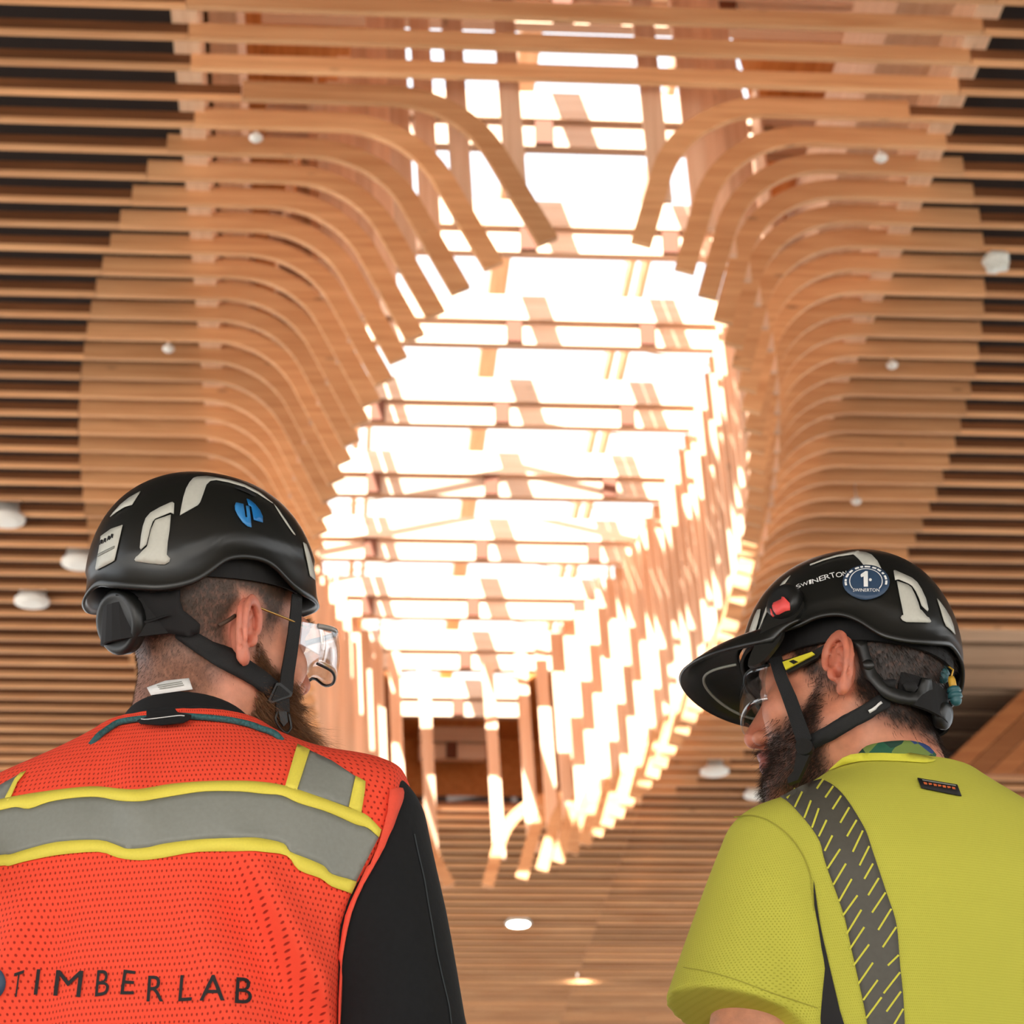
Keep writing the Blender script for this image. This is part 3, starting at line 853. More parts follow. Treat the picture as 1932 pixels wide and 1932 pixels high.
class Man: pass
def make_man(cfg):
    M = Man(); M.__dict__.update(cfg)
    M.R = rotm(*M.head_rot); M.pos = np.array(M.head_pos)
    M.B = rotm(M.body_yaw, 0, 0); M.base = np.array([M.body_xy[0], M.body_xy[1], 0.0])
    root = empty('person', tuple(M.base)); M.root = root
    tag(root, M.label, 'person')
    # head, in head space
    nb = np.array(M.neck_base)                                   # body space
    nw = M.base+M.B @ nb
    n1 = M.R.T @ (nw-M.pos); n0 = np.array([0, -0.022, -0.02])
    M.neck = (n0, n1)
    V, Fq = surface_nets(lambda P: head_sdf(P, M.neck), (-0.125, -0.14, -0.215), (0.125, 0.145, 0.15), 0.0027)
    Vl = relax(V, Fq, 1, 0.35)
    M.Vl, M.Fq = Vl, Fq
    hm, bmk = M.hairmask(Vl), M.beardmask(Vl)
    sk = np.array(s2l(M.skin)); red = np.array(s2l(M.red)); hair = np.array(s2l(M.hair)); brd = np.array(s2l(M.beard))
    x, y, z = np.abs(Vl[:, 0]), Vl[:, 1], Vl[:, 2]
    ear = sstep(0.006, 0.0, np.abs(ear_sdf(np.stack([x, y, z], 1))))
    rd = np.clip(ear*0.55+0.5*sstep(0.03, 0.0, vlen(Vl-np.array([0, 0.118, -0.028])))+0.35*vnoise(Vl, 3, 45), 0, 1)
    c = sk*(1-rd[:, None])+red*rd[:, None]
    nz_ = 0.75+0.5*vnoise(Vl*np.array([1, 1, 0.4]), 5, 700)
    k = np.clip(hm*nz_*1.05, 0, 1)[:, None]; c = c*(1-k)+hair*k
    k = np.clip(bmk*nz_, 0, 1)[:, None]; c = c*(1-k)+brd*k
    lip = sstep(1.25, 0.9, np.sqrt((x/0.024)**2+((z+0.0615)/0.012)**2))*(y > 0.09)
    c = c*(1-lip[:, None])+np.array(s2l((150, 84, 74)))*lip[:, None]
    Vw = Vl @ M.R.T+M.pos
    # rest of the body in body space, under the clothes
    arms = M.arms
    def body(P):
        d = loft(P, M.tab_skin, 2.2)
        for (sh, el, wr, pn, sg) in arms:
            d = smin(d, cone(P, sh, el, 0.052, 0.042), 0.04)
            d = smin(d, cone(P, el, wr, 0.042, 0.029), 0.02)
            d = smin(d, hand_sdf(P, wr, np.array(wr)-np.array(el), pn, sg), 0.02)
        return smin(d, legs_sdf(P, M.leg)+0.012, 0.05)
    lo = (-0.42, -0.28, 0.06); hi = (0.42, 0.34, M.tab_skin[-1][0]+0.02)
    Vb, Fb = surface_nets(body, lo, hi, 0.0075)
    Vb = Vb @ M.B.T+M.base
    allV = np.concatenate([Vw, Vb]); allF = np.concatenate([Fq, Fb+len(Vw)])
    me = mesh_np('body', allV, allF)
    set_col(me, np.concatenate([c, np.tile(sk*0.97, (len(Vb), 1))]))
    M.body = add('body', me, M_SKIN, root)
    Vs, Fs = surface_nets(lambda P: head_sdf(P, M.neck, 1.0), (-0.125, -0.14, -0.215), (0.125, 0.145, 0.15), 0.0045)
    M.strapbvh = BVHTree.FromPolygons([Vector(v) for v in Vs @ M.R.T+M.pos], [tuple(map(int, f)) for f in Fs])
    M.headbvh = BVHTree.FromPolygons([Vector(v) for v in Vw], [tuple(map(int, f)) for f in Fq])
    # trousers and boots
    Vt, Ft = surface_nets(lambda P: legs_sdf(P, M.leg), (-0.32, -0.25, 0.05), (0.32, 0.25, 1.16), 0.009)
    t = add('trousers', mesh_np('trousers', Vt @ M.B.T+M.base, Ft), M_TROU, root)
    for s_ in (-1, 1):
        Vt, Ft = surface_nets(lambda P: np.maximum(boot_sdf(P), -s_*P[..., 0]), (min(0, s_*0.2), -0.13, -0.02), (max(0, s_*0.2), 0.2, 0.22), 0.008)
        add('boot', mesh_np('boot', Vt @ M.B.T+M.base, Ft), M_BOOT, root)
    return M
def cloth(M, name, fun, lo, hi, h, mat, it=2, uv=True):
    V, Fq = surface_nets(fun, lo, hi, h); V = relax(V, Fq, it, 0.5)
    me = mesh_np(name, V @ M.B.T+M.base, Fq)
    if uv: cyl_uv(me, M.base, M.B)
    return add(name, me, mat, M.root)
def scale_arm(a): return a

# ================================================================== the man in the orange vest
def l_hair(P):
    x, y, z = np.abs(P[:, 0]), P[:, 1], P[:, 2]
    line = np.interp(y, [-0.12, -0.05, -0.03, 0.0, 0.012, 0.03, 0.06, 0.1], [-0.098, -0.085, -0.05, -0.03, 0.0, 0.0, 0.06, 0.08])
    m_ = sstep(-0.018, 0.03, z-line)
    m_ = m_*(0.62+0.38*sstep(-0.06, 0.05, z))
    e = ear_sdf(np.stack([x, y, z], 1)); return m_*sstep(0.0, 0.010, e)
def l_beard(P):
    x, y, z = np.abs(P[:, 0]), P[:, 1], P[:, 2]
    top = np.interp(y, [-0.02, 0.012, 0.035, 0.06, 0.085, 0.12], [-0.09, 0.0, -0.028, -0.040, -0.044, -0.044])
    m_ = sstep(0.008, -0.006, z-top)*sstep(0.0, 0.022, y)*sstep(-0.135, -0.115, z)
    lips = np.sqrt((x/0.022)**2+((z+0.0615)/0.010)**2)
    m_ = m_*np.where(y > 0.09, sstep(0.9, 1.15, lips), 1)
    e = ear_sdf(np.stack([x, y, z], 1)); return m_*sstep(0.001, 0.008, e)
TZ = [(0.90, 0.155, 0.110, 0.0), (1.05, 0.150, 0.108, 0.0), (1.20, 0.158, 0.112, -0.008), (1.32, 0.168, 0.116, -0.015), (1.40, 0.165, 0.108, -0.018),
      (1.435, 0.13, 0.085, -0.012), (1.46, 0.09, 0.07, -0.004), (1.48, 0.065, 0.06, 0.004), (1.50, 0.055, 0.055, 0.010), (1.52, 0.05, 0.05, 0.014)]
L_ARMS = [((0.185, 0.0, 1.385), (0.245, -0.03, 1.115), (0.225, 0.16, 0.93), (0, 0, -1), 1), ((-0.185, 0.0, 1.385), (-0.245, -0.03, 1.115), (-0.215, 0.12, 0.90), (0, 0, -1), -1)]
ML = make_man(dict(label='bearded man in an orange mesh safety vest over a black jacket, seen from behind', head_rot=(-54.0, 5.8, 8.4), head_pos=(-0.1264, 2.404, 1.615),
    body_yaw=-14.0, body_xy=(-0.150, 2.385), neck_base=(0.0, 0.012, 1.49), skin=(214, 150, 120), red=(214, 120, 98), hair=(70, 50, 36), beard=(84, 58, 40),
    hairmask=l_hair, beardmask=l_beard, arms=L_ARMS, tab_skin=TZ, leg=1.0))
def l_torso(P, grow):
    tab = densify([(0.84, 0.20, 0.150, 0.0), (1.00, 0.19, 0.145, 0.0), (1.15, 0.187, 0.142, -0.006), (1.30, 0.200, 0.146, -0.014), (1.38, 0.212, 0.138, -0.018), (1.425, 0.212, 0.118, -0.016),
           (1.450, 0.184, 0.104, -0.012), (1.470, 0.148, 0.094, -0.006), (1.490, 0.108, 0.085, 0.0), (1.508, 0.082, 0.078, 0.006), (1.525, 0.072, 0.072, 0.010)])
    d = loft(P, tab, 2.5)
    return d-grow
def l_folds(P):
    x, z = P[..., 0], P[..., 2]
    w_ = vnoise(P*np.array([1.0, 1, 0.35])+np.array([0.3, 0, 0.0])*P[..., 2:3], 11, 9.0)-0.5
    n_ = vnoise(P, 4, 5.0)
    def ridge(cx0, z0, sl, wd, zt, zb):                # a soft drape line running down and sideways
        t = (x-cx0-(z-z0)*sl+0.03*(n_-0.5))/wd
        return np.exp(-t*t)*sstep(zb, zb+0.08, z)*sstep(zt, zt-0.10, z)
    f = 0.010*ridge(0.13, 1.30, -0.55, 0.016, 1.37, 0.9)+0.008*ridge(0.06, 1.30, -0.35, 0.018, 1.33, 0.9)-0.008*ridge(0.095, 1.30, -0.45, 0.016, 1.36, 0.9)
    f = f+0.007*ridge(-0.10, 1.30, 0.35, 0.02, 1.33, 0.9)-0.006*ridge(-0.06, 1.30, 0.15, 0.02, 1.33, 0.9)+0.006*ridge(0.0, 1.4, -0.2, 0.018, 1.47, 1.30)-0.005*ridge(-0.04, 1.42, 0.1, 0.014, 1.48, 1.36)
    return 0.016*w_-1.5*f
def l_arm(P, r0, r1):
    d = None
    for (sh, el, wr, pn, sg) in L_ARMS:
        e = smin(cone(P, sh, el, r0, r1), cone(P, el, wr, r1, 0.048), 0.03)
        d = e if d is None else np.minimum(d, e)
    return d
def l_jacket(P):
    d = smin(l_torso(P, -0.006), l_arm(P, 0.074, 0.066)-0.010*(vnoise(P*np.array([1, 1, 0.5]), 21, 14)-0.5), 0.035)
    d = smax(d, (P[..., 2]-1.532), 0.004)
    nb = vlen((P-np.array([0, 0.012, 0]))[..., :2])-0.061
    return np.maximum(d, np.where(P[..., 2] > 1.47, -nb, -1))
jacket = cloth(ML, 'jacket', l_jacket, (-0.36, -0.22, 0.80), (0.36, 0.32, 1.545), 0.006, M_JACK)
def l_vest(P):
    d = l_torso(P, 0.006)+l_folds(P)
    d = smin(d, l_arm(P, 0.081, 0.070)+0.3*l_folds(P), 0.03)
    z = P[..., 2]
    xb = np.interp(z, [0.8, 1.18, 1.265, 1.295, 1.328, 1.37, 1.40, 1.45], [0.186, 0.187, 0.190, 0.199, 0.216, 0.232, 0.238, 0.234])
    d = smax(d, np.abs(P[..., 0])-xb, 0.004)
    d = np.maximum(d, z-1.509+0.10*np.clip(P[..., 1], 0, 1))
    nb = vlen((P-np.array([0, 0.010, 0]))[..., :2])-0.066
    return np.maximum(d, np.where(z > 1.45, -nb, -1))
vest = cloth(ML, 'safety_vest', l_vest, (-0.29, -0.20, 0.82), (0.29, 0.18, 1.53), 0.0042, M_VEST)

# ================================================================== the man in the lime shirt
def r_hair(P):
    x, y, z = np.abs(P[:, 0]), P[:, 1], P[:, 2]
    line = np.interp(y, [-0.12, -0.06, -0.035, 0.0, 0.015, 0.03, 0.06, 0.1], [-0.070, -0.062, -0.045, -0.02, -0.005, 0.0, 0.05, 0.08])
    m_ = sstep(-0.012, 0.02, z-line)
    e = ear_sdf(np.stack([x, y, z], 1)); return m_*sstep(0.0, 0.009, e)
def r_beard(P):
    x, y, z = np.abs(P[:, 0]), P[:, 1], P[:, 2]
    top = np.interp(y, [-0.02, 0.014, 0.035, 0.06, 0.085, 0.12], [-0.085, 0.005, -0.030, -0.044, -0.046, -0.044])
    m_ = sstep(0.010, -0.010, z-top)*sstep(0.002, 0.022, y)*sstep(-0.13, -0.105, z)
    lips = np.sqrt((x/0.022)**2+((z+0.0615)/0.010)**2)
    m_ = m_*np.where(y > 0.09, sstep(0.9, 1.15, lips), 1)
    e = ear_sdf(np.stack([x, y, z], 1)); return m_*sstep(0.001, 0.008, e)*0.92
R_ARMS = [((-0.150, 0.0, 1.370), (-0.212, 0.0, 1.10), (-0.13, 0.18, 0.95), (0, 0, -1), -1), ((0.150, 0.0, 1.370), (0.20, -0.02, 1.10), (0.16, 0.16, 0.95), (0, 0, -1), 1)]
TZR = [(z*0.97, a*0.93, b, c) for (z, a, b, c) in TZ]
MR = make_man(dict(label='man in a lime yellow work shirt with grey shoulder stripe, seen from behind', head_rot=(59.1, 2.1, 7.7), head_pos=(0.5688, 2.4257, 1.569),
    body_yaw=18.0, body_xy=(0.606, 2.41), neck_base=(0.0, 0.010, 1.452), skin=(206, 140, 108), red=(206, 112, 86), hair=(46, 33, 26), beard=(58, 40, 30),
    hairmask=r_hair, beardmask=r_beard, arms=R_ARMS, tab_skin=TZR, leg=0.98))
def r_torso(P, grow):
    tab = densify([(0.82, 0.185, 0.135, 0.0), (1.00, 0.175, 0.130, 0.0), (1.15, 0.172, 0.130, -0.006), (1.28, 0.182, 0.134, -0.014), (1.35, 0.186, 0.128, -0.018), (1.395, 0.184, 0.112, -0.016),
           (1.425, 0.164, 0.102, -0.010), (1.448, 0.132, 0.092, -0.004), (1.468, 0.090, 0.080, 0.004), (1.485, 0.074, 0.072, 0.008)])
    return loft(P, tab, 2.5)-grow
def r_sleeves(P, grow=0.0):
    d = None
    for (sh, el, wr, pn, sg) in R_ARMS:
        sh = np.array(sh); el = np.array(el); he = sh+(el-sh)*0.63+np.array([sg*0.018, 0.0, 0])
        e = cone(P, sh, he, 0.060+grow, 0.076+grow)
        ax = (he-sh)/np.linalg.norm(he-sh)
        e = np.maximum(e, (P-he)@ax)
        d = e if d is None else np.minimum(d, e)
    return d
def r_shirt(P):
    f = 0.011*(vnoise(P*np.array([1, 1, 0.4]), 31, 10)-0.5)
    t = r_torso(P, 0.0)+f
    s_ = r_sleeves(P)+0.008*(vnoise(P*np.array([1, 1, 0.5]), 41, 12)-0.5)
    d = smin(t, s_, 0.022)
    d = np.maximum(d, P[..., 2]-1.478+0.12*np.clip(P[..., 1], 0, 1))
    nb = vlen((P-np.array([0, 0.008, 0]))[..., :2])-0.066
    d = np.maximum(d, np.where(P[..., 2] > 1.41, -nb, -1))
    # hollow sleeves
    inn = None
    for (sh, el, wr, pn, sg) in R_ARMS:
        sh = np.array(sh); el = np.array(el); he = sh+(el-sh)*0.63+np.array([sg*0.018, 0.0, 0])
        ax = (he-sh)/np.linalg.norm(he-sh)
        e = np.maximum(cone(P, sh+(he-sh)*0.45, he+ax*0.05, 0.060, 0.0715), (P-sh)@ax+0.07)
        inn = e if inn is None else np.minimum(inn, e)
    return np.maximum(d, -inn)
shirt = cloth(MR, 'work_shirt', r_shirt, (-0.30, -0.19, 0.80), (0.30, 0.19, 1.49), 0.0042, M_LIMECLOTH)

# ================================================================== helmets
def Z(o, s_, pts): return [(o[0]+x/s_, o[1]+y/s_) for x, y in pts]
def local(M, p): return M.pos+M.R @ np.array(p, float)
def plate(name, loops, M, xoff, mat, parent, thick=0.003, tilt=None, smooth=False):
    """a flat piece in the plane at sideways offset xoff of the head, outlined in photo pixels"""
    bm = fill_poly([loops], 60.0)
    n_ = Vector(M.R[:, 0])*(1 if xoff > 0 else -1)
    for v in bm.verts: v.co = plane_hit(v.co.x, v.co.y, M.pos, M.R, xoff)
    bmesh.ops.recalc_face_normals(bm, faces=bm.faces[:])
    for f_ in bm.faces:
        if f_.normal.dot(n_) < 0: f_.normal_flip()
    bmesh.ops.solidify(bm, geom=bm.faces[:], thickness=thick)
    me = bpy.data.meshes.new(name); bm.to_mesh(me); bm.free()
    return add(name, me, mat, parent)
def lathe(name, c, axis, prof, mat, parent, n=20):
    """prof: (distance along axis, radius)"""
    c = Vector(c); a = Vector(axis).normalized(); u = a.orthogonal().normalized(); w_ = a.cross(u); v = []; f = []
    for (t, r) in prof:
        for k in range(n):
            an = 2*math.pi*k/n; v.append(tuple(c+a*t+(u*math.cos(an)+w_*math.sin(an))*r))
    for i in range(len(prof)-1):
        for k in range(n): f.append((i*n+k, i*n+(k+1) % n, (i+1)*n+(k+1) % n, (i+1)*n+k))
    f += [tuple(range(n-1, -1, -1)), tuple((len(prof)-1)*n+k for k in range(n))]
    me = mesh(name, v, f)
    bm = bmesh.new(); bm.from_mesh(me); bmesh.ops.recalc_face_normals(bm, faces=bm.faces[:]); bm.to_mesh(me); bm.free()
    o = add(name, me, mat, parent)
    for p in me.polygons: p.use_smooth = len(p.vertices) == 4
    return o
def headband(M, parent, z, hgt, rx, ry, yc, a0, a1):
    pts = []; wd = []
    for i in range(41):
        t = a0+(a1-a0)*i/40
        pts.append(local(M, (rx*math.sin(t), yc+ry*math.cos(t), z(t) if callable(z) else z))); wd.append(M.R[:, 2])
    return ribbon('headband', pts, wd, hgt/2, 0.003, M_LINER, parent)
# --- helmet of the man in orange
SPL = (0.0958, 0.1278, 0.1290, 0.0514, 0.1850, -0.0138)
rimL_px = [(179.8, 1110.5), (205.6, 1109.8), (253.5, 1113.7), (298.8, 1117), (337.6, 1111.8), (370, 1101.4), (395.9, 1083.3), (422.5, 1059.9), (444.2, 1054.8), (473.2, 1055.5), (497.8, 1061.3), (516.7, 1072.9), (538.4, 1097.5), (552.9, 1113.5), (570.3, 1125)]
rimL, A_ = rim_from_pixels(SPL, ML.pos, ML.R, rimL_px, 1, [])
z1 = lambda p: Z((150, 870), 6.9, p)
z2 = lambda p: Z((350, 870), 6.9, p)
z3 = lambda p: Z((150, 1060), 7.728, p)
z4 = lambda p: Z((400, 1080), 5.68, p)
seamL, A2_ = rim_from_pixels(SPL, ML.pos, ML.R, z1([(1200, 1290), (1400, 1200), (1600, 1110), (1800, 1040)])+z2([(350, 1040), (550, 1022), (750, 1030), (1000, 1070)]), 1, [])
hl = empty('safety_helmet', tuple(local(ML, (0, 0, 0.05))))
tag(hl, 'black climbing-style safety helmet with blue logo, worn by the man in the orange vest', 'helmet')
HLs = add('shell', build_shell(SPL, rimL, seamL, ML.pos, ML.R)[0], M_SHELL, hl, smooth=True); solidify(HLs, 0.0035)
bl = bvh_of([HLs])
dk = dict(step=7.0, thick=0.0008)
def dcl(name, poly, mat, off=0.0012, par=None, sm=True, bv=None): return decal(name, [smooth_loop(poly, 3) if sm else poly], bv or bl, off, mat, par or HLs, **dk)
dcl('reflector', z1([(1235, 570), (1210, 552), (1180, 560), (1050, 620), (930, 690), (870, 760), (835, 860), (810, 990), (795, 1140), (808, 1160), (880, 1095), (895, 1030), (925, 900), (960, 800), (990, 765), (1100, 720), (1185, 685), (1228, 705)]), M_REFL, 0.003, sm=False)
dcl('reflector', z1([(990, 778), (1190, 708), (1175, 900), (1150, 1060), (1138, 1225), (1180, 1265), (1170, 1310), (1110, 1350), (1050, 1350), (740, 1305), (725, 1280), (745, 1245), (770, 1230), (830, 1170), (885, 1120), (905, 1030), (935, 900)]), M_REFL, 0.002, sm=False)
dcl('reflector', z1([(1305, 715), (1325, 600), (1350, 480), (1385, 370), (1430, 290), (1480, 235), (1530, 218), (1650, 208)])+z2([(380, 225), (560, 255), (760, 315), (950, 415), (1130, 560), (1110, 548), (930, 432), (750, 345), (560, 288), (400, 258), (320, 268), (270, 315), (230, 430), (190, 540), (160, 580), (0, 672)]), M_REFL, sm=False)
dcl('reflector', z2([(1140, 565), (1200, 640), (1290, 770), (1420, 970), (1395, 955), (1300, 820), (1215, 690)]), M_REFL, sm=False)
dcl('reflector', z1([(410, 735), (450, 680), (540, 580), (650, 490), (800, 405), (690, 578), (600, 605), (500, 665)]), M_REFL, sm=False)
dcl('reflector', z2([(1520, 1062), (1560, 1090), (1615, 1250), (1670, 1480), (1675, 1550), (1610, 1500), (1580, 1350)]), M_REFL, sm=False)
lb = dcl('label_sticker', z1([(290, 985), (420, 890), (570, 838), (520, 1050), (465, 1290), (440, 1310), (230, 1425), (222, 1390), (255, 1210), (285, 1050)]), M_REFL, sm=False)
for k, (x, y) in enumerate(((300, 1060), (345, 1040), (395, 1010), (435, 985))):
    dcl('print_mark', z1([(x-18, y+38), (x-4, y-20), (x+8, y-30), (x+2, y), (x+20, y-28), (x+16, y-2), (x+10, y+26), (x-4, y+8)]), M_INK, 0.0022, par=lb, sm=False)
dcl('print_line', z1([(262, 1215), (470, 1110), (466, 1140), (258, 1250)]), M_GREY, 0.0022, par=lb, sm=False)
dcl('logo_piece', z2([(650, 548), (745, 568), (770, 735), (797, 740), (780, 590), (822, 598), (838, 740), (850, 868), (800, 855), (735, 800), (675, 715), (640, 640), (635, 590)]), M_BLUE, sm=False)
dcl('logo_piece', z2([(790, 500), (830, 515), (900, 575), (960, 650), (995, 730), (998, 805), (935, 790), (880, 770), (850, 600), (815, 585)]), M_BLUE2, sm=False)
dcl('vent_slot', z2([(640, 335), (760, 352), (870, 420), (905, 470), (870, 462), (790, 420), (690, 380), (640, 360)]), M_LINER, sm=False)
headband(ML, hl, lambda t: 0.074+0.004*math.cos(t), 0.034, 0.080, 0.104, -0.008, -math.pi, math.pi)
bvL = ML.strapbvh
cr = decal('cradle', [z3([(520, 425), (800, 430), (1150, 455), (1480, 420), (1470, 560), (1520, 700), (1640, 800), (1740, 900), (1740, 1030), (1600, 1080), (1400, 1040), (1200, 1005), (1000, 980), (850, 1010), (700, 1070), (600, 1095), (560, 800)])], bvL, 0.011, M_LINER, hl, step=8, thick=0.004)
lathe('adjuster_dial', local(ML, (0.004, -0.112, 0.010)), ML.R @ np.array([0.12, -1, -0.25]), [(0, 0.034), (0.010, 0.034), (0.013, 0.031), (0.0135, 0.027), (0.0125, 0.025), (0.013, 0.012)], M_BLACK, hl, 28)
ribbon('rear_guard', [local(ML, (0.055*math.sin(t), -0.03-0.100*math.cos(t), 0.026-0.02*math.cos(t))) for t in np.linspace(-1.1, 1.1, 15)], [ML.R[:, 2]]*15, 0.020, 0.004, M_LINER, hl)
st = dict(step=7.0, thick=0.0022)
decal('chin_strap', [z4([(-380, 480), (-160, 640), (0, 745), (200, 860), (400, 1000), (600, 1140), (690, 1190), (640, 1400), (560, 1330), (400, 1210), (200, 1090), (0, 985), (-160, 880), (-380, 700)])], ML.strapbvh, 0.006, M_STRAP, hl, **st)
plate('chin_strap', z4([(865, 230), (840, 480), (820, 640), (790, 830), (750, 1050), (735, 1190), (865, 1290), (885, 1080), (920, 850), (945, 640), (960, 520), (968, 230)]), ML, 0.0765, M_STRAP, hl, 0.002)
XB = 0.078
bk = plate('strap_buckle', z4([(690, 1185), (730, 1180), (865, 1290), (850, 1330), (650, 1400), (610, 1390), (602, 1370)]), ML, XB, M_BLACK, hl, 0.004)
plate('buckle_slot', z4([(705, 1215), (725, 1210), (835, 1300), (825, 1318), (655, 1375), (640, 1365)]), ML, XB+0.001, M_STRAP, bk, 0.001)
plate('strap_end', z4([(690, 1385), (830, 1345), (835, 1495), (690, 1500)]), ML, XB-0.002, M_STRAP, hl, 0.003)
tube('strap_hook', [plane_hit(*p, ML.pos, ML.R, XB) for p in smooth_line(z4([(700, 1480), (680, 1570), (720, 1660), (790, 1718), (830, 1690), (845, 1640), (820, 1500)]), 4)], 0.0014, M_BLACK, hl, 6)
plate('strap_tongue', z4([(715, 1490), (800, 1490), (815, 1600), (770, 1650), (735, 1600)]), ML, XB, M_BLACK, hl, 0.003)
# --- helmet of the man in lime
y5 = lambda p: Z((1380, 1020), 8.05, p)
y6 = lambda p: Z((1580, 1020), 7.43, p)
y7 = lambda p: Z((1270, 1180), 6.04, p)
y8 = lambda p: Z((1540, 1180), 6.04, p)
SPR = (0.1030, 0.1231, 0.1150, 0.0423, 0.1737, 0.0)
rimR_px = [(1510.4, 1185), (1541.5, 1167.8), (1578.8, 1162.9), (1600, 1166.7), (1624, 1177.5), (1644.6, 1192), (1663.4, 1204.4), (1687.7, 1211), (1714.6, 1215.8), (1755, 1218.5), (1790, 1220.5)]
rimR, A_ = rim_from_pixels(SPR, MR.pos, MR.R, rimR_px, -1, [])
seamR, A2_ = rim_from_pixels(SPR, MR.pos, MR.R, y6([(380, 870), (500, 900), (650, 970), (850, 1080)]), -1, [])
hr = empty('safety_helmet', tuple(local(MR, (0, 0, 0.05))))
tag(hr, 'black safety helmet with clip-on visor and round navy sticker, worn by the man in lime', 'helmet')
HRs = add('shell', build_shell(SPR, rimR, seamR, MR.pos, MR.R)[0], M_SHELL, hr, smooth=True); solidify(HRs, 0.0035)
br = bvh_of([HRs])
def dcr(name, poly, mat, off=0.0012, par=None, sm=False): return decal(name, [smooth_loop(poly, 3) if sm else poly], br, off, mat, par or HRs, **dk)
dcr('reflector', y6([(780, 445), (800, 440), (1030, 545), (1100, 605), (1160, 700), (1220, 830), (1255, 980), (1245, 1005), (1165, 930), (1130, 830), (1085, 730), (1035, 655), (980, 620), (850, 565), (800, 575)]), M_REFL, 0.003)
dcr('reflector', y6([(825, 580), (980, 635), (1025, 670), (1075, 770), (1120, 880), (1145, 975), (1165, 985), (1240, 1075), (1270, 1090), (1298, 1135), (1285, 1152), (960, 1152), (905, 1125), (880, 1085), (895, 1055), (918, 1045), (890, 900), (860, 760)]), M_REFL, 0.002)
dcr('reflector', y6([(1385, 820), (1420, 860), (1500, 970), (1570, 1090), (1610, 1200), (1635, 1320), (1580, 1260), (1510, 1200), (1480, 1130), (1430, 960)]), M_REFL)
dcr('reflector', y5([(1932, 170), (1800, 195), (1600, 235), (1400, 295), (1200, 375), (1200, 392), (1400, 315), (1600, 258), (1850, 222), (1932, 290)])[:-1]+y6([(230, 208), (300, 270), (370, 355), (500, 375), (620, 425), (560, 300), (480, 215), (400, 180), (280, 165)]), M_REFL)
dcr('reflector', y5([(905, 545), (800, 690), (700, 830), (600, 960), (545, 1100), (480, 1250), (400, 1430), (470, 1230), (530, 1050), (590, 920), (690, 780), (790, 640)]), M_REFL)
dcr('reflector', y5([(455, 1050), (440, 1150), (390, 1330), (340, 1480), (250, 1520), (300, 1340), (360, 1170), (410, 1060)]), M_REFL)
def circ(cx_, cy_, rx, ry, n=28, rot=0.0):
    return [(cx_+rx*math.cos(2*math.pi*k/n)*math.cos(rot)-ry*math.sin(2*math.pi*k/n)*math.sin(rot), cy_+rx*math.cos(2*math.pi*k/n)*math.sin(rot)+ry*math.sin(2*math.pi*k/n)*math.cos(rot)) for k in range(n)]
def tcirc(poly, M_=None): return poly
stk = decal('round_sticker', [y6(circ(402, 605, 322, 236))], br, 0.0035, M_NAVY, HRs, **dk)
def onst(name, poly): return decal(name, [y6(poly)], br, 0.0055, M_WTXT, stk, step=7.0, thick=0.0)
def arc_band(cx_, cy_, rx, ry, a0, a1, wd, n=16):
    A = np.linspace(math.radians(a0), math.radians(a1), n)
    return [(cx_+rx*math.cos(a), cy_+ry*math.sin(a)) for a in A]+[(cx_+(rx-wd)*math.cos(a), cy_+(ry-wd*ry/rx)*math.sin(a)) for a in A[::-1]]
onst('sticker_ring', arc_band(400, 600, 228, 175, 145, 395, 12, 30))
for a0, a1 in ((165, 178), (180, 190), (196, 212), (216, 229), (238, 250), (254, 262), (266, 282), (288, 300), (304, 316), (322, 330), (336, 352), (-4, 12)):
    onst('sticker_mark', arc_band(400, 605, 292, 214, a0, a1, 30, 6))
def ons(bm_): return decal('sticker_text', None, br, 0.0058, M_WTXT, stk, bm=bm_)
ons(text_bm('SWINERTON', y6([(222, 745), (582, 745), (582, 700), (222, 700)]), 6))
onst('sticker_numeral', [(330, 505), (395, 462), (425, 465), (428, 675), (370, 675), (368, 535), (338, 548), (328, 530)])
onst('sticker_dot', circ(460, 580, 20, 20, 10))
for i, (ch, q) in enumerate(zip('SWINERTON', [((1000, 745), (1070, 715), (1040, 660), (985, 690)), ((1072, 712), (1185, 680), (1165, 620), (1055, 668)), ((1190, 675), (1225, 662), (1215, 600), (1180, 612)),
        ((1240, 668), (1330, 635), (1310, 575), (1225, 600)), ((1345, 630), (1420, 608), (1405, 535), (1330, 560)), ((1425, 606), (1510, 582), (1490, 515), (1410, 535)), ((1515, 582), (1590, 565), (1565, 490), (1490, 510)),
        ((1595, 575), (1695, 555), (1680, 485), (1585, 500)), ((1700, 550), (1755, 530), (1745, 470), (1690, 485))])):
    decal('helmet_lettering', None, br, 0.0018, M_WTXT, HRs, bm=text_bm(ch, y5(q), 6))
# visor, knob and its arm
def visor():
    NU, NV = 41, 9; v = []; f = []
    for j in range(NV):
        t = j/(NV-1)
        for i in range(NU):
            u = math.radians(-80+160*i/(NU-1)); s_, c = math.sin(u), math.cos(u)
            bx, by, bz = 0.109*s_, 0.129*c if c > 0 else 0.115*c, 0.062-0.012*abs(s_)+0.014*max(0, -c)
            ex, ey = 0.114*s_, 0.088+0.120*c if c > 0 else 0.02
            k = max(0.0, c)**0.55
            e = (0.118*s_*(1-0.04*k), 0.045+(0.154*k), 0.041-0.014*s_*s_)
            w_ = k*t
            hump = 0.010*math.sin(math.pi*t)*k
            p = (bx+(e[0]-bx)*w_, by+(e[1]-by)*w_ if k > 0 else by, bz+(e[2]-bz)*t+hump)
            v.append(tuple(local(MR, p)))
    for j in range(NV-1):
        for i in range(NU-1): f.append((j*NU+i, j*NU+i+1, (j+1)*NU+i+1, (j+1)*NU+i))
    return mesh('visor', v, f)
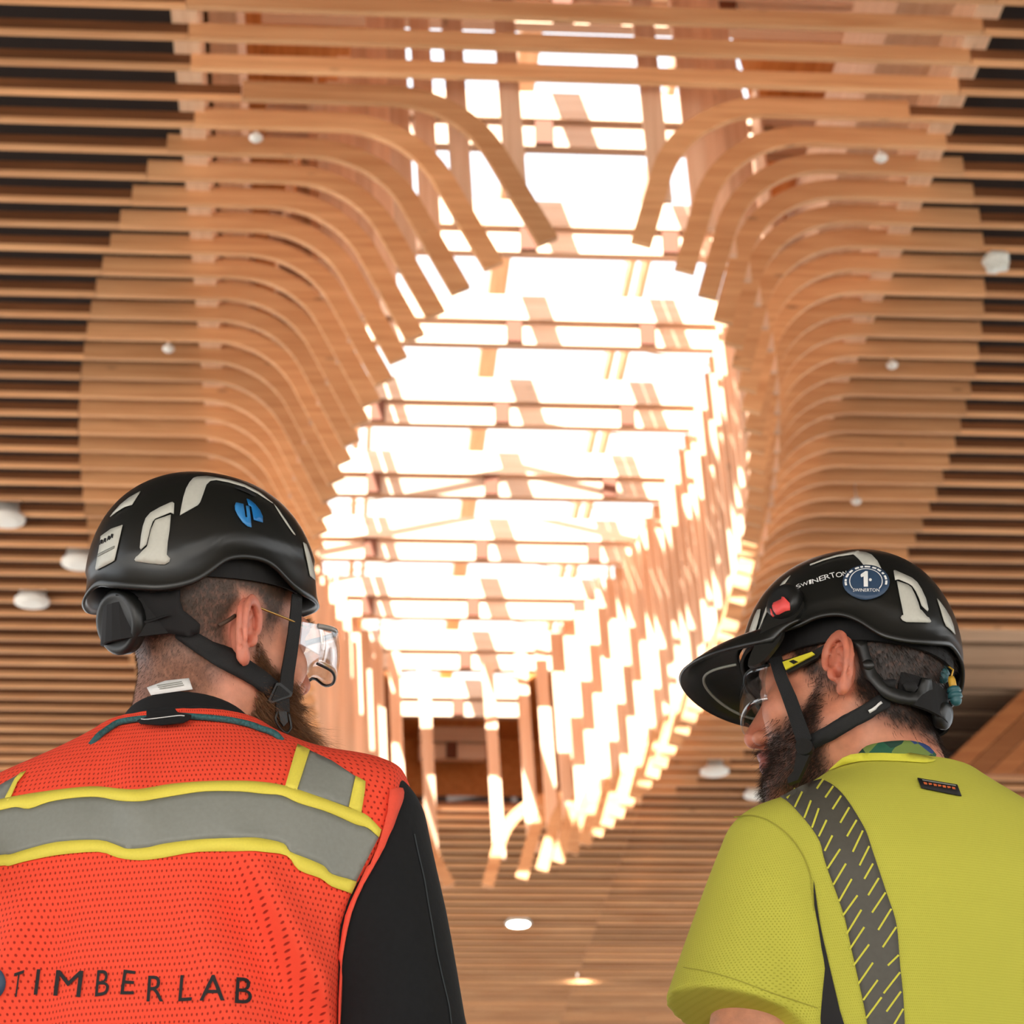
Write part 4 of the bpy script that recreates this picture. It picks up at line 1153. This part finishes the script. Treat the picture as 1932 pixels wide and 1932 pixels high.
vis = add('visor', visor(), M_SHELL, hr, smooth=True); solidify(vis, 0.004, 0.0)
tube('visor_lip', [local(MR, (0.070*math.sin(t), 0.088+0.083*max(0.0, math.cos(t))**0.6, 0.040-0.010*math.sin(t)**2)) for t in np.linspace(-1.45, 1.45, 31)], 0.0016, M_GREY, vis, 6)
plate('visor_arm', smooth_loop(y5([(560, 1060), (600, 950), (680, 850), (780, 790), (900, 780), (1000, 840), (1110, 960), (1060, 1060), (980, 1170), (880, 1260), (790, 1340), (775, 1420), (700, 1560), (560, 1740), (430, 1860), (250, 1900), (300, 1700), (400, 1500), (490, 1250)]), 2), MR, -0.108, M_SHELL, hr, 0.006)
kn = local(MR, (-0.112, 0.044, 0.076)); kax = MR.R @ np.array([-1.0, 0.35, 0.1])
lathe('visor_knob', kn-kax*0.012, kax, [(0, 0.021), (0.012, 0.021), (0.015, 0.018), (0.0155, 0.013), (0.015, 0.008)], M_BLACK, hr, 28)
kb = bvh_of([o for o in hr.children if o.name.startswith(('visor_knob', 'visor_arm'))])
decal('knob_insert', [y5([(650, 1020), (670, 970), (790, 915), (800, 875), (830, 885), (890, 960), (898, 1010), (880, 1045), (740, 1118), (710, 1118), (665, 1070)])], kb, 0.003, M_RED, hr, step=6, thick=0.002)
decal('knob_mark', [y5([(610, 1040), (625, 1050), (640, 1110), (665, 1140), (650, 1158), (620, 1110)])], kb, 0.002, M_RED, hr, step=6, thick=0.001)
headband(MR, hr, lambda t: 0.050+0.008*math.cos(t), 0.034, 0.081, 0.102, -0.006, -math.pi, math.pi)
bvR = MR.strapbvh
decal('cradle', [y8([(400, 200), (470, 290), (505, 420), (520, 520), (560, 630), (640, 750), (760, 850), (900, 910), (1080, 930), (1250, 925), (1240, 600), (1150, 600), (1120, 680), (1080, 770), (1000, 780), (880, 740), (760, 650), (690, 560), (650, 480), (640, 400), (600, 300), (580, 200)])], bvR, 0.010, M_BLACK, hr, step=8, thick=0.004)
decal('cradle_pad', [y8([(740, 650), (850, 630), (885, 640), (860, 730), (800, 720)])], bvR, 0.0125, M_LINER, hr, step=8, thick=0.002)
decal('cradle_pad', [y8([(945, 690), (990, 650), (1080, 665), (1100, 720), (1060, 770), (980, 760)])], bvR, 0.0125, M_LINER, hr, step=8, thick=0.002)
decal('cradle_button', [y8(circ(600, 475, 62, 58))], bvR, 0.0135, M_BLACK, hr, step=6, thick=0.003)
lathe('adjuster_dial', local(MR, (0.0, -0.094, -0.030)), MR.R @ np.array([-0.1, -1, -0.3]), [(0, 0.014), (0.004, 0.015), (0.009, 0.015), (0.011, 0.013), (0.012, 0.006)], M_BLACK, hr, 14)
ribbon('rear_guard', [local(MR, (0.055*math.sin(t), -0.022-0.080*math.cos(t), -0.022+0.01*math.sin(t)**2)) for t in np.linspace(-1.0, 1.0, 15)], [MR.R[:, 2]]*15, 0.018, 0.004, M_LINER, hr)
decal('chin_strap', [y8([(0, 1225), (250, 1075), (500, 915), (690, 805), (830, 880), (830, 950), (700, 1010), (450, 1140), (200, 1300), (0, 1400), (-60, 1430), (-100, 1290)])], MR.strapbvh, 0.006, M_STRAP, hr, **st)
sl = decal('strap_label', [y8([(555, 965), (715, 880), (735, 905), (575, 1000)])], bvR, 0.0095, M_WHITE, hr, step=6, thick=0.0005)
plate('chin_strap', y7([(1090, 380), (1160, 620), (1230, 800), (1300, 1000), (1390, 1280), (1420, 1380), (1580, 1290), (1490, 1050), (1400, 800), (1290, 560), (1230, 340)]), MR, -0.0765, M_STRAP, hr, 0.002)
plate('strap_buckle', y7(circ(1490, 1375, 100, 92, 20)), MR, -0.078, M_BLACK, hr, 0.006)
plate('strap_end', y7([(1410, 1440), (1570, 1440), (1480, 1640), (1420, 1760), (1310, 1800), (1300, 1740), (1370, 1660)]), MR, -0.074, M_BLACK, hr, 0.006)

# ================================================================== vest and jacket details (man in orange)
v6 = lambda p: Z((0, 1332), 3.22, p)
v7 = lambda p: Z((500, 1400), 3.22, p)
v4 = lambda p: Z((0, 860), 2.76, p)
bv = bvh_of([vest])
bvj = bvh_of([vest, jacket])
cl = dict(step=9.0, thick=0.0007)
yu = v6([(0, 575), (70, 560), (250, 530), (450, 505), (600, 497), (800, 515), (900, 505), (1050, 480), (1250, 465), (1450, 462), (1600, 470)])+v7([(130, 275), (300, 330), (500, 400), (600, 440), (650, 480), (700, 535)])
yl = v6([(0, 640), (100, 620), (180, 630), (300, 590), (450, 565), (600, 560), (720, 580), (850, 585), (950, 570), (1100, 545), (1250, 525), (1450, 525), (1600, 540)])+v7([(100, 330), (200, 375), (350, 420), (450, 460), (550, 505), (620, 525), (685, 580)])
bu = v6([(0, 910), (70, 905), (150, 880), (350, 830), (600, 818), (720, 850), (780, 870), (900, 862), (1000, 840), (1250, 810), (1500, 805), (1600, 812)])+v7([(110, 620), (150, 670), (250, 710), (350, 755), (400, 805), (548, 846)])
bw = v6([(0, 975), (60, 975), (150, 950), (350, 910), (600, 890), (720, 925), (850, 940), (1000, 925), (1200, 890), (1500, 885), (1600, 893)])+v7([(130, 695), (200, 780), (330, 830), (400, 880), (515, 918)])
ext = lambda L: [(-190, L[0][1]+52), (-90, L[0][1]+18)]+L
yu, yl, bu, bw = map(ext, (yu, yl, bu, bw))
sl_ = lambda L: smooth_line(L, 3)
decal('yellow_band', [band_poly(sl_(yu), sl_(yl))], bv, 0.0022, M_YEL, vest, **cl)
decal('reflective_band', [band_poly(sl_(yl), sl_(bu))], bv, 0.0014, M_GREY, vest, **cl)
decal('yellow_band', [band_poly(sl_(bu), sl_(bw))], bv, 0.0022, M_YEL, vest, **cl)
decal('reflective_band', [v7([(268, 58), (400, 118), (548, 214), (507, 398), (188, 298)])], bvj, 0.0014, M_GREY, vest, **cl)
decal('yellow_band', [v7([(195, 22), (270, 58), (192, 298), (120, 276)])], bvj, 0.0022, M_YEL, vest, **cl)
decal('yellow_band', [v7([(546, 212), (606, 244), (602, 300), (580, 434), (504, 397)])], bvj, 0.0022, M_YEL, vest, **cl)
decal('yellow_band', [v6([(162, 405), (110, 470), (75, 552), (35, 612), (38, 560), (95, 450), (128, 415)])], bvj, 0.0022, M_YEL, vest, **cl)
decal('reflective_band', [v6([(-80, 560), (-20, 500), (125, 418), (95, 450), (38, 560), (32, 615), (-80, 660)])], bvj, 0.0014, M_GREY, vest, **cl)
decal('armhole_binding', [smooth_loop(v7([(750, 298), (822, 290), (826, 350), (800, 425), (720, 650), (600, 870), (530, 1040), (490, 1220), (468, 1400), (455, 1713), (430, 1713), (440, 1400), (462, 1230), (490, 1060), (560, 890), (670, 640), (735, 430)]), 2)], bvj, 0.003, M_BIND, vest, step=8, thick=0.0016)
bj = bvh_of([jacket])
M_SEAMJ = plain('jacket_seam', (58, 64, 68), 0.8)
SL = smooth_line([(905, 560), (930, 680), (965, 830), (990, 980), (1015, 1120), (1045, 1290), (1080, 1450), (1115, 1600), (1130, 1713)], 3)
decal('sleeve_seam', [v7([(x-3.5, y) for x, y in SL]+[(x+3.5, y) for x, y in SL[::-1]])], bj, 0.0012, M_SEAMJ, jacket, step=8)
# lettering across the back
letters = [('T', ((66, 1772), (128, 1764), (148, 1604), (88, 1624))), ('I', ((205, 1756), (228, 1752), (247, 1600), (225, 1600))), ('M', ((328, 1760), (490, 1770), (510, 1610), (346, 1605))),
           ('B', ((578, 1766), (662, 1755), (668, 1604), (594, 1606))), ('E', ((732, 1753), (814, 1752), (826, 1612), (754, 1602))), ('R', ((892, 1796), (994, 1796), (1002, 1638), (903, 1640))),
           ('L', ((1084, 1796), (1166, 1790), (1178, 1634), (1098, 1636))), ('A', ((1214, 1790), (1366, 1790), (1374, 1634), (1224, 1634))), ('B', ((1424, 1806), (1526, 1812), (1530, 1654), (1434, 1650)))]
for ch, q in letters:
    decal('back_lettering', None, bv, 0.0018, M_INK, vest, bm=text_bm(ch, v6(q), 8))
decal('logo_disc', [v6(circ(-72, 1682, 108, 112, 30))], bv, 0.0018, M_NAVY, vest, **cl)
# black knit collar, neck label, lanyard
def collar_ring():
    v = []; f = []; n = 48
    for j, (z, k) in enumerate(((1.486, 1.10), (1.500, 1.06), (1.516, 1.02), (1.532, 0.99), (1.535, 0.965), (1.530, 0.945), (1.486, 0.98))):
        for i in range(n):
            a = 2*math.pi*i/n; c, s_ = math.cos(a), math.sin(a)
            p = np.array([0.071*k*s_, 0.012+0.069*k*c, z-0.030*(0.5+0.5*c)])
            v.append(tuple(ML.base+ML.B @ p))
    for j in range(6):
        for i in range(n): f.append((j*n+i, j*n+(i+1) % n, (j+1)*n+(i+1) % n, (j+1)*n+i))
    return mesh('collar', v, f)
add('collar', collar_ring(), M_COLLAR, jacket, smooth=True)
lbl = decal('neck_label', [v4([(780, 1215), (870, 1180), (985, 1167), (1003, 1225), (900, 1240), (800, 1255)])], ML.strapbvh, 0.006, M_WHITE, ML.root, step=7, thick=0.0006)
for k in range(3): decal('print_line', [v4([(830+6*k, 1205+9*k), (950+5*k, 1184+9*k), (951+5*k, 1188+9*k), (831+6*k, 1209+9*k)])], ML.headbvh, 0.008, M_GREY, lbl, step=7)
def surf_line(pts, bvh, off):
    out = []
    for (x, y) in pts:
        d = Vector(ray(x, y)).normalized(); loc, nr, i, t = bvh.ray_cast(Vector(CAM), d)
        if loc is None: continue
        if nr.dot(d) > 0: nr = -nr
        out.append((loc, (nr-d*0.5).normalized()))
    N_ = len(out)
    out = [p+q*(off-(off+0.002)*max(0.0, 1-min(i, N_-1-i)/4.0)*(N_ > 30)) for i, (p, q) in enumerate(out)]
    for _ in range(2):
        out = [out[0]]+[(out[i-1]+out[i]*2+out[i+1])/4 for i in range(1, len(out)-1)]+[out[-1]]
    return out
lan = empty('lanyard', tuple(ML.pos+np.array([0, -0.05, -0.12]))); tag(lan, 'teal braided lanyard with black tag around the neck of the man in the orange vest', 'lanyard')
M_CORD = plain('teal_cord', (42, 92, 94), 0.7, noise=0.5, nscale=420, bump=0.4)
tube('cord', surf_line(smooth_line(v4([(470, 1500), (520, 1468), (560, 1440), (590, 1420), (625, 1400), (700, 1386), (775, 1379), (850, 1372), (920, 1365), (1000, 1371), (1100, 1379), (1200, 1391), (1300, 1414), (1350, 1434), (1390, 1446), (1430, 1462), (1470, 1478)]), 4), bvj, 0.004), 0.0034, M_CORD, lan, 8)
tg = decal('cord_tag', [v4([(772, 1364), (918, 1352), (930, 1370), (1000, 1386), (994, 1402), (960, 1421), (850, 1433), (740, 1426), (724, 1413), (772, 1394)])], bvj, 0.009, M_COLLAR, lan, step=7, thick=0.002)
zz = [(745+i*17, 1416-2.1*i+(6 if i % 2 else -6)) for i in range(14)]
tube('stitching', surf_line(v4(zz), bvj, 0.0118), 0.0006, M_WHITE, tg, 5)
# ================================================================== shirt details (man in lime)
r8 = lambda p: Z((1232, 1400), 2.76, p)
bs = bvh_of([shirt])
M_STRIPE = plain('dark_grey_print', (84, 80, 70), 0.6, noise=0.06, nscale=150)
M_LIMEP = plain('lime_cloth_plain', (214, 210, 72), 0.85, noise=0.03, nscale=300)
M_COLLAR2 = plain('lime_rib_collar', (216, 210, 66), 0.85, noise=0.03, nscale=500, bump=0.15)
le = [(662, 288), (705, 315), (760, 370), (820, 440), (870, 520), (890, 600), (920, 690), (960, 800), (1000, 920), (1030, 1060), (1070, 1240), (1100, 1380), (1120, 1490), (1130, 1560)]
re_ = [(880, 197), (940, 230), (1000, 290), (1060, 380), (1110, 470), (1140, 560), (1180, 680), (1220, 800), (1260, 920), (1275, 1020), (1285, 1160), (1300, 1300), (1310, 1468), (1315, 1560)]
sp_ = decal('shoulder_stripe', [r8(band_poly(smooth_line(le, 3), [(800, 196), (720, 222)][::-1]*0+smooth_line(re_, 3))+[(800, 216), (730, 246)])], bs, 0.0012, M_STRIPE, shirt, step=9, thick=0.0004)
seg = [((890, 200), (855, 250)), ((940, 235), (898, 295)), ((980, 285), (935, 355)), ((1022, 345), (975, 425)), ((1060, 410), (1010, 495)), ((1092, 465), (1040, 575)), ((1125, 545), (1075, 645)), ((1145, 635), (1100, 715)),
       ((1175, 710), (1120, 800)), ((1210, 785), (1140, 890)), ((1240, 870), (1172, 980)), ((1265, 965), (1195, 1070)), ((1278, 1110), (1222, 1165)), ((1285, 1200), (1200, 1310)), ((1290, 1300), (1215, 1405)), ((1302, 1390), (1250, 1480)),
       ((740, 240), (700, 300)), ((780, 265), (740, 345)), ((825, 310), (790, 400)), ((865, 350), (830, 450)), ((905, 410), (865, 495)), ((935, 490), (895, 570)), ((975, 560), (910, 660)),
       ((1005, 635), (940, 745)), ((1035, 715), (970, 830)), ((1065, 800), (990, 905)), ((1085, 875), (1010, 1000)), ((1100, 965), (1025, 1080)), ((1125, 1055), (1045, 1165)), ((1145, 1150), (1070, 1260)), ((1170, 1240), (1095, 1345)), ((1190, 1330), (1110, 1440))]
for (a, b) in seg:
    dx, dy = b[0]-a[0], b[1]-a[1]; l = math.hypot(dx, dy); nx, ny = -dy/l*5, dx/l*5
    decal('stripe_slash', [r8([(a[0]+nx, a[1]+ny), (b[0]+nx, b[1]+ny), (b[0]-nx, b[1]-ny), (a[0]-nx, a[1]-ny)])], bs, 0.0022, M_LIMEP, shirt, step=8)
M_SEAM = plain('lime_seam', (168, 162, 56), 0.85)
def seam(name, pts, wd, mat, par, bvh, off=0.0012):
    L_ = smooth_line(pts, 4); n_ = []
    for i in range(len(L_)):
        a, b = L_[max(i-1, 0)], L_[min(i+1, len(L_)-1)]; dx, dy = b[0]-a[0], b[1]-a[1]; l = math.hypot(dx, dy); n_.append((-dy/l*wd, dx/l*wd))
    return decal(name, [r8([(p[0]+q[0], p[1]+q[1]) for p, q in zip(L_, n_)]+[(p[0]-q[0], p[1]-q[1]) for p, q in zip(L_, n_)][::-1])], bvh, off, mat, par, step=8)
seam('sleeve_seam', [(420, 392), (520, 385), (620, 420), (710, 490), (775, 580), (815, 680), (828, 780), (840, 880)], 3.5, M_SEAM, shirt, bs)
seam('hem_stitch', [(160, 1175), (300, 1200), (450, 1245), (600, 1300), (750, 1350), (860, 1385)], 2.5, M_SEAM, shirt, bs)
decal('side_panel', [r8(smooth_loop([(838, 720), (850, 800), (872, 950), (905, 1100), (940, 1250), (975, 1400), (1010, 1560), (880, 1560), (885, 1300), (897, 1180), (880, 1080), (862, 960), (842, 850)], 2))], bs, 0.0014, M_INK, shirt, step=8)
tg2 = decal('back_tag', [r8([(1375, 195), (1580, 230), (1602, 288), (1396, 246)])], bs, 0.002, M_INK, shirt, step=8, thick=0.001)
M_ORG = plain('orange_stitch', (214, 104, 52), 0.8)
decal('tag_border', [r8([(1398, 205), (1570, 234), (1573, 240), (1400, 211)])], bs, 0.004, M_GREY, tg2, step=8)
for k, x in enumerate((1405, 1430, 1455, 1478, 1502, 1526, 1550)):
    y = 218+(x-1405)*0.17
    decal('tag_stitch', [r8([(x, y), (x+17, y+3), (x+20, y+14-(k % 2)*4), (x+4, y+12)])], bs, 0.004, M_ORG, tg2, step=8)
decal('collar_rib', [smooth_loop(r8([(918, 152), (960, 104), (1030, 64), (1200, 56), (1340, 66), (1420, 80), (1470, 100), (1420, 112), (1340, 108), (1200, 102), (1080, 106), (985, 126)]), 2)], bs, 0.0015, M_COLLAR2, shirt, step=8, thick=0.001)
M_GAIT, nt, b = mat_new('green_pattern_cloth')
t = nt.nodes.new('ShaderNodeTexCoord'); vo = nt.nodes.new('ShaderNodeTexVoronoi'); vo.inputs['Scale'].default_value = 55; nt.links.new(t.outputs['Object'], vo.inputs['Vector'])
sp = nt.nodes.new('ShaderNodeSeparateColor'); nt.links.new(vo.outputs['Color'], sp.inputs[0])
cr_ = nt.nodes.new('ShaderNodeValToRGB'); cr_.color_ramp.interpolation = 'CONSTANT'
for i, (p, c) in enumerate(((0.0, (26, 60, 46)), (0.3, (34, 88, 62)), (0.55, (24, 34, 30)), (0.7, (40, 66, 120)), (0.85, (110, 130, 60)))):
    e = cr_.color_ramp.elements[i] if i < 2 else cr_.color_ramp.elements.new(p)
    e.position = p; e.color = (*s2l(c), 1)
nt.links.new(sp.outputs[0], cr_.inputs[0]); nt.links.new(cr_.outputs[0], b.inputs['Base Color']); b.inputs['Roughness'].default_value = 0.8
decal('neck_gaiter', [smooth_loop(y8([(540, 1415), (650, 1370), (850, 1340), (1050, 1340), (1200, 1380), (1280, 1450), (1310, 1540), (1000, 1530), (700, 1530), (480, 1520)]), 2)], MR.headbvh, 0.007, M_GAIT, MR.root, step=8, thick=0.002)

# ================================================================== hair and beards
M_HAIRL = plain('brown_hair', (66, 46, 33), 0.55); M_BEARDL = plain('brown_beard', (112, 76, 48), 0.5, noise=0.35, nscale=120)
M_HAIRR = plain('dark_hair', (40, 29, 23), 0.55); M_BEARDR = plain('dark_beard', (50, 34, 26), 0.55)
def grow(M, name, mask, n, lmin, lmax, flow, mix, width, mat, droop=None, curl=0.25, lenfun=None):
    Vw = M.Vl @ M.R.T+M.pos
    p, nr, i = sample_surface(Vw, M.Fq, np.clip(mask, 0, 1)**1.3, n)
    pl = (p-M.pos) @ M.R
    fl = np.array([flow(q) for q in pl]) @ M.R.T
    d = nr*(1-mix)+fl*mix; d /= np.linalg.norm(d, axis=1)[:, None]
    L_ = lmin+(lmax-lmin)*rng.random(n)
    if lenfun is not None: L_ = L_*lenfun(pl)
    o = strands(name, p-nr*0.0005, nr, d, L_, width, mat, M.root, 3, droop, curl)
    return o
f_hair = lambda q: np.array([0.15*np.sign(q[0]), -0.25, -0.95])
mk = l_hair(ML.Vl)*(ML.Vl[:, 2] < 0.10); grow(ML, 'hair', mk, 20000, 0.0025, 0.0055, f_hair, 0.65, 0.00014, M_HAIRL)
mk = r_hair(MR.Vl)*(MR.Vl[:, 2] < 0.08); grow(MR, 'hair', mk, 8000, 0.007, 0.014, f_hair, 0.7, 0.00025, M_HAIRR)
f_beard = lambda q: np.array([0.25*np.sign(q[0]), 0.35+0.3*(q[1] > 0.07), -0.85])
lf = lambda P: 0.35+1.0*sstep(-0.03, -0.10, P[:, 2])+0.5*sstep(0.03, 0.09, P[:, 1])*sstep(-0.05, -0.08, P[:, 2])
dn = np.array([0, 0, -0.35])
grow(ML, 'beard', l_beard(ML.Vl), 24000, 0.012, 0.036, f_beard, 0.55, 0.00026, M_BEARDL, dn, 0.6, lf)
grow(MR, 'beard', r_beard(MR.Vl), 8000, 0.006, 0.013, f_beard, 0.55, 0.00025, M_BEARDR, dn*0.3, 0.5)
for M, c in ((ML, M_HAIRL), (MR, M_HAIRR)):
    x, y, z = np.abs(M.Vl[:, 0]), M.Vl[:, 1], M.Vl[:, 2]
    for sg in (-1, 1):
        mk = sstep(0.9, 0.5, np.sqrt(((x-0.034)/0.024)**2+((z-0.032)/0.006)**2))*(y > 0.06)*(M.Vl[:, 0]*sg > 0)
        grow(M, 'eyebrow', mk, 250, 0.006, 0.010, lambda q: np.array([np.sign(q[0]), 0.1, 0.1]), 0.8, 0.0002, c)

# ================================================================== eyewear
M_CLEAR, nt, b = mat_new('clear_lens')
o = nt.nodes['Material Output']; tr = nt.nodes.new('ShaderNodeBsdfTransparent'); gl = nt.nodes.new('ShaderNodeBsdfGlossy'); mx = nt.nodes.new('ShaderNodeMixShader')
tr.inputs[0].default_value = (0.95, 0.97, 0.98, 1); gl.inputs['Roughness'].default_value = 0.04; mx.inputs[0].default_value = 0.22
nt.links.new(tr.outputs[0], mx.inputs[1]); nt.links.new(gl.outputs[0], mx.inputs[2]); nt.links.new(mx.outputs[0], o.inputs['Surface'])
def shield(M, name, root, hw_, y0, curve, zt_, zb_, back, mat, thick=0.0022):
    """wrap-round clear lens in head space"""
    NU, NV = 33, 9; v = []; f = []
    for j in range(NV):
        t = j/(NV-1)
        for i in range(NU):
            u = -1+2*i/(NU-1); a = abs(u)
            x = hw_*math.sin(u*math.pi/2)**1 if True else 0
            y = y0-curve*(1-math.cos(u*math.pi/2))**1.2-back*max(0, a-0.8)*2
            top = zt_-0.003*a; bot = zb_+0.022*max(0, a-0.45)+0.014*math.exp(-(u/0.16)**2)
            z = bot+(top-bot)*t
            v.append(tuple(local(M, (x, y+0.004*math.sin(math.pi*t), z))))
    for j in range(NV-1):
        for i in range(NU-1): f.append((j*NU+i, j*NU+i+1, (j+1)*NU+i+1, (j+1)*NU+i))
    o = add(name, mesh(name, v, f), mat, root, smooth=True); solidify(o, thick)
    return o, v, NU, NV
gl_ = empty('safety_glasses', tuple(local(ML, (0, 0.11, 0)))); tag(gl_, 'clear over-glasses safety goggles on the bearded man in the orange vest', 'glasses')
o, v, NU, NV = shield(ML, 'lens', gl_, 0.074, 0.132, 0.040, 0.026, -0.030, 0.02, M_CLEAR)
edge = v[(NV-1)*NU:]+v[:(NV-1)*NU:NU][::-1]
M_CFR = plain('smoky_clear_frame', (150, 146, 140), 0.15)
tube('top_frame', v[(NV-1)*NU:], 0.0030, M_CFR, gl_, 8)
tube('lower_frame', v[:NU], 0.0016, M_BLACK, gl_, 8)
for sg in (-1, 1):
    vv = [local(ML, (sg*q[0], q[1], q[2])) for q in ((0.074, 0.092, 0.025), (0.077, 0.062, 0.024), (0.077, 0.060, 0.000), (0.074, 0.088, -0.008))]
    s_ = add('side_shield', mesh('side_shield', vv, [(0, 1, 2, 3)]), M_CLEAR, gl_); solidify(s_, 0.002)
    tube('wire_temple', [local(ML, (sg*q[0], q[1], q[2])) for q in smooth_line([(0.072, 0.070, 0.020), (0.077, 0.042, 0.024), (0.079, 0.015, 0.028), (0.081, -0.004, 0.030), (0.083, -0.018, 0.024), (0.083, -0.030, 0.014)], 5)], 0.0012, M_GOLD, gl_, 6)
    tube('temple_tip', [local(ML, (sg*0.083, -0.028, 0.016)), local(ML, (sg*0.082, -0.037, 0.009)), local(ML, (sg*0.080, -0.046, 0.003))], 0.0022, M_BOOT, gl_, 8)
gr_ = empty('safety_glasses', tuple(local(MR, (0, 0.11, 0)))); tag(gr_, 'clear wrap-round safety glasses with black and yellow arms on the man in lime', 'glasses')
o, v, NU, NV = shield(MR, 'lens', gr_, 0.073, 0.117, 0.040, 0.024, -0.034, 0.015, M_CLEAR)
tube('brow_bar', v[(NV-1)*NU:], 0.0018, M_BLACK, gr_, 8)
plate('temple', y7([(1240, 400), (1560, 310), (1700, 230), (1760, 200), (1760, 240), (1640, 370), (1300, 545), (1270, 500)]), MR, -0.0785, M_BLACK, gr_, 0.004)
plate('temple_inlay', y7([(1245, 415), (1580, 300), (1612, 325), (1280, 502)]), MR, -0.0822, M_LIME, gr_, 0.002)
plate('inlay_notch', y7([(1320, 408), (1368, 390), (1420, 412), (1370, 436)]), MR, -0.0840, M_BLACK, gr_, 0.001)
tube('temple', [local(MR, (0.078, q[0], q[1])) for q in ((0.075, 0.018), (0.04, 0.022), (0.0, 0.026), (-0.02, 0.018))], 0.003, M_BLACK, gr_, 8)

# ================================================================== ear plugs hanging at the back of the right helmet
for k, (px, py, xo) in enumerate(((1775, 1258, 0.0), (1799, 1300, 0.0))):
    p0 = plane_hit(px, py, MR.pos, MR.R, xo)
    ep = empty('ear_plug', tuple(p0)); tag(ep, ('teal flanged ear plug with amber stem under the helmet rim', 'teal flanged ear plug with amber stem hanging lowest behind the helmet')[k], 'ear plug', 'ear plugs behind the helmet')
    ax = np.array([0.10, 0, -1.0])
    lathe('stem', p0-ax*0.014, ax, [(0, 0.0030), (0.004, 0.0042), (0.010, 0.0042), (0.012, 0.0036)], M_AMBER, ep, 14)
    lathe('flanges', p0-ax*0.003, ax, [(0, 0.0035), (0.002, 0.0068), (0.006, 0.0078), (0.0065, 0.0056), (0.009, 0.0076), (0.013, 0.0080), (0.0135, 0.0055), (0.016, 0.0066), (0.020, 0.0050), (0.022, 0.0020)], M_TEAL, ep, 18)
    tube('cord', [p0-ax*0.013, p0-ax*0.022+np.array([0.004, 0, 0]), p0-ax*0.030+np.array([-0.002, 0.004, 0])], 0.0010, M_AMBER, ep, 6)

# ================================================================== lamps and sprinklers in the ceiling
M_LAMPW = plain('lamp_white', (232, 230, 224), 0.5)
M_FILM = plain('crumpled_plastic', (214, 216, 208), 0.3, noise=0.15, nscale=60, bump=0.6)
M_LIT, nt, b = mat_new('lamp_lit'); b.inputs['Emission Color'].default_value = (1, 0.94, 0.82, 1); b.inputs['Emission Strength'].default_value = 12.0
def at_ceiling(px, py, dz=0.0):
    d = ray(px, py); t = (H+dz)/d[2]; return CAM+d*t
def downlight(px, py, r, lit, label, group=None, up=-0.02):
    p = at_ceiling(px, py, up)
    e = empty('ceiling_light', tuple(p)); tag(e, label, 'light', group)
    lathe('housing', p+np.array([0, 0, 0.16]), (0, 0, -1), [(0, r*0.7), (0.12, r*0.8), (0.14, r), (0.17, r), (0.175, r*0.9)], M_LAMPW, e, 28)
    lathe('lens', p+np.array([0, 0, -0.012]), (0, 0, -1), [(0, r*0.86), (0.012, r*0.78), (0.02, r*0.5)], M_LIT if lit else M_LAMPW, e, 28)
    if lit:
        ld = bpy.data.lights.new('lamp_glow', 'SPOT'); lo_ = bpy.data.objects.new('lamp_glow', ld); COL.objects.link(lo_); lo_.parent = e
        lo_.location = (0, 0, -0.06); ld.energy = 60; ld.spot_size = 2.4; ld.color = (1, 0.9, 0.75); ld.shadow_soft_size = r*0.6
for q in ((12, 980), (150, 1062), (60, 1135)):
    downlight(*q, 0.16, False, 'unlit white downlight, one of three behind the helmet with the blue logo', 'unlit downlights behind the blue-logo helmet')
for q in ((1348, 1456), (1430, 1500)):
    downlight(*q, 0.16, False, 'unlit white downlight, one of two beside the beard of the man in lime', 'unlit downlights beside the man in lime')
downlight(978, 1742, 0.17, True, 'round downlight shining brightly in the far slatted ceiling')
downlight(1100, 1838, 0.17, True, 'warm glowing downlight recessed above the slats of the far ceiling', None, 0.10)
p = at_ceiling(1880, 494, -0.05)
me = bpy.data.meshes.new('wrap'); bm = bmesh.new(); bmesh.ops.create_icosphere(bm, subdivisions=4, radius=0.1)
for v_ in bm.verts:
    k = 1+0.5*(float(vnoise(np.array([[v_.co.x, v_.co.y, v_.co.z]]), 9, 22.0)[0])-0.5); v_.co = Vector((v_.co.x*1.0*k, v_.co.y*k, v_.co.z*0.75*k))
bm.to_mesh(me); bm.free()
wr = empty('wrapped_fixture', tuple(p)); tag(wr, 'ceiling fixture bundled in crumpled clear plastic film under the slats', 'fixture')
add('plastic_wrap', me, M_FILM, wr, smooth=True, loc=(0, 0, 0))
lathe('mounting_stem', p+np.array([0, 0, 0.06]), (0, 0, 1), [(0, 0.025), (0.12, 0.025)], M_LAMPW, wr, 12)
for (x, y) in ((483, 259), (318, 657), (1662, 297), (1683, 688), (1615, 945)):
    p = at_ceiling(x, y, -0.02)
    e = empty('sprinkler_head', tuple(p)); tag(e, 'small white sprinkler head poking down between ceiling slats', 'sprinkler', 'sprinkler heads in the ceiling')
    lathe('pipe', p+np.array([0, 0, 0.18]), (0, 0, -1), [(0, 0.014), (0.15, 0.014), (0.155, 0.02), (0.165, 0.02)], M_LAMPW, e, 12)
    lathe('deflector', p+np.array([0, 0, 0.02]), (0, 0, -1), [(0, 0.02), (0.012, 0.042), (0.03, 0.045), (0.045, 0.03), (0.05, 0.01)], M_LAMPW, e, 16)
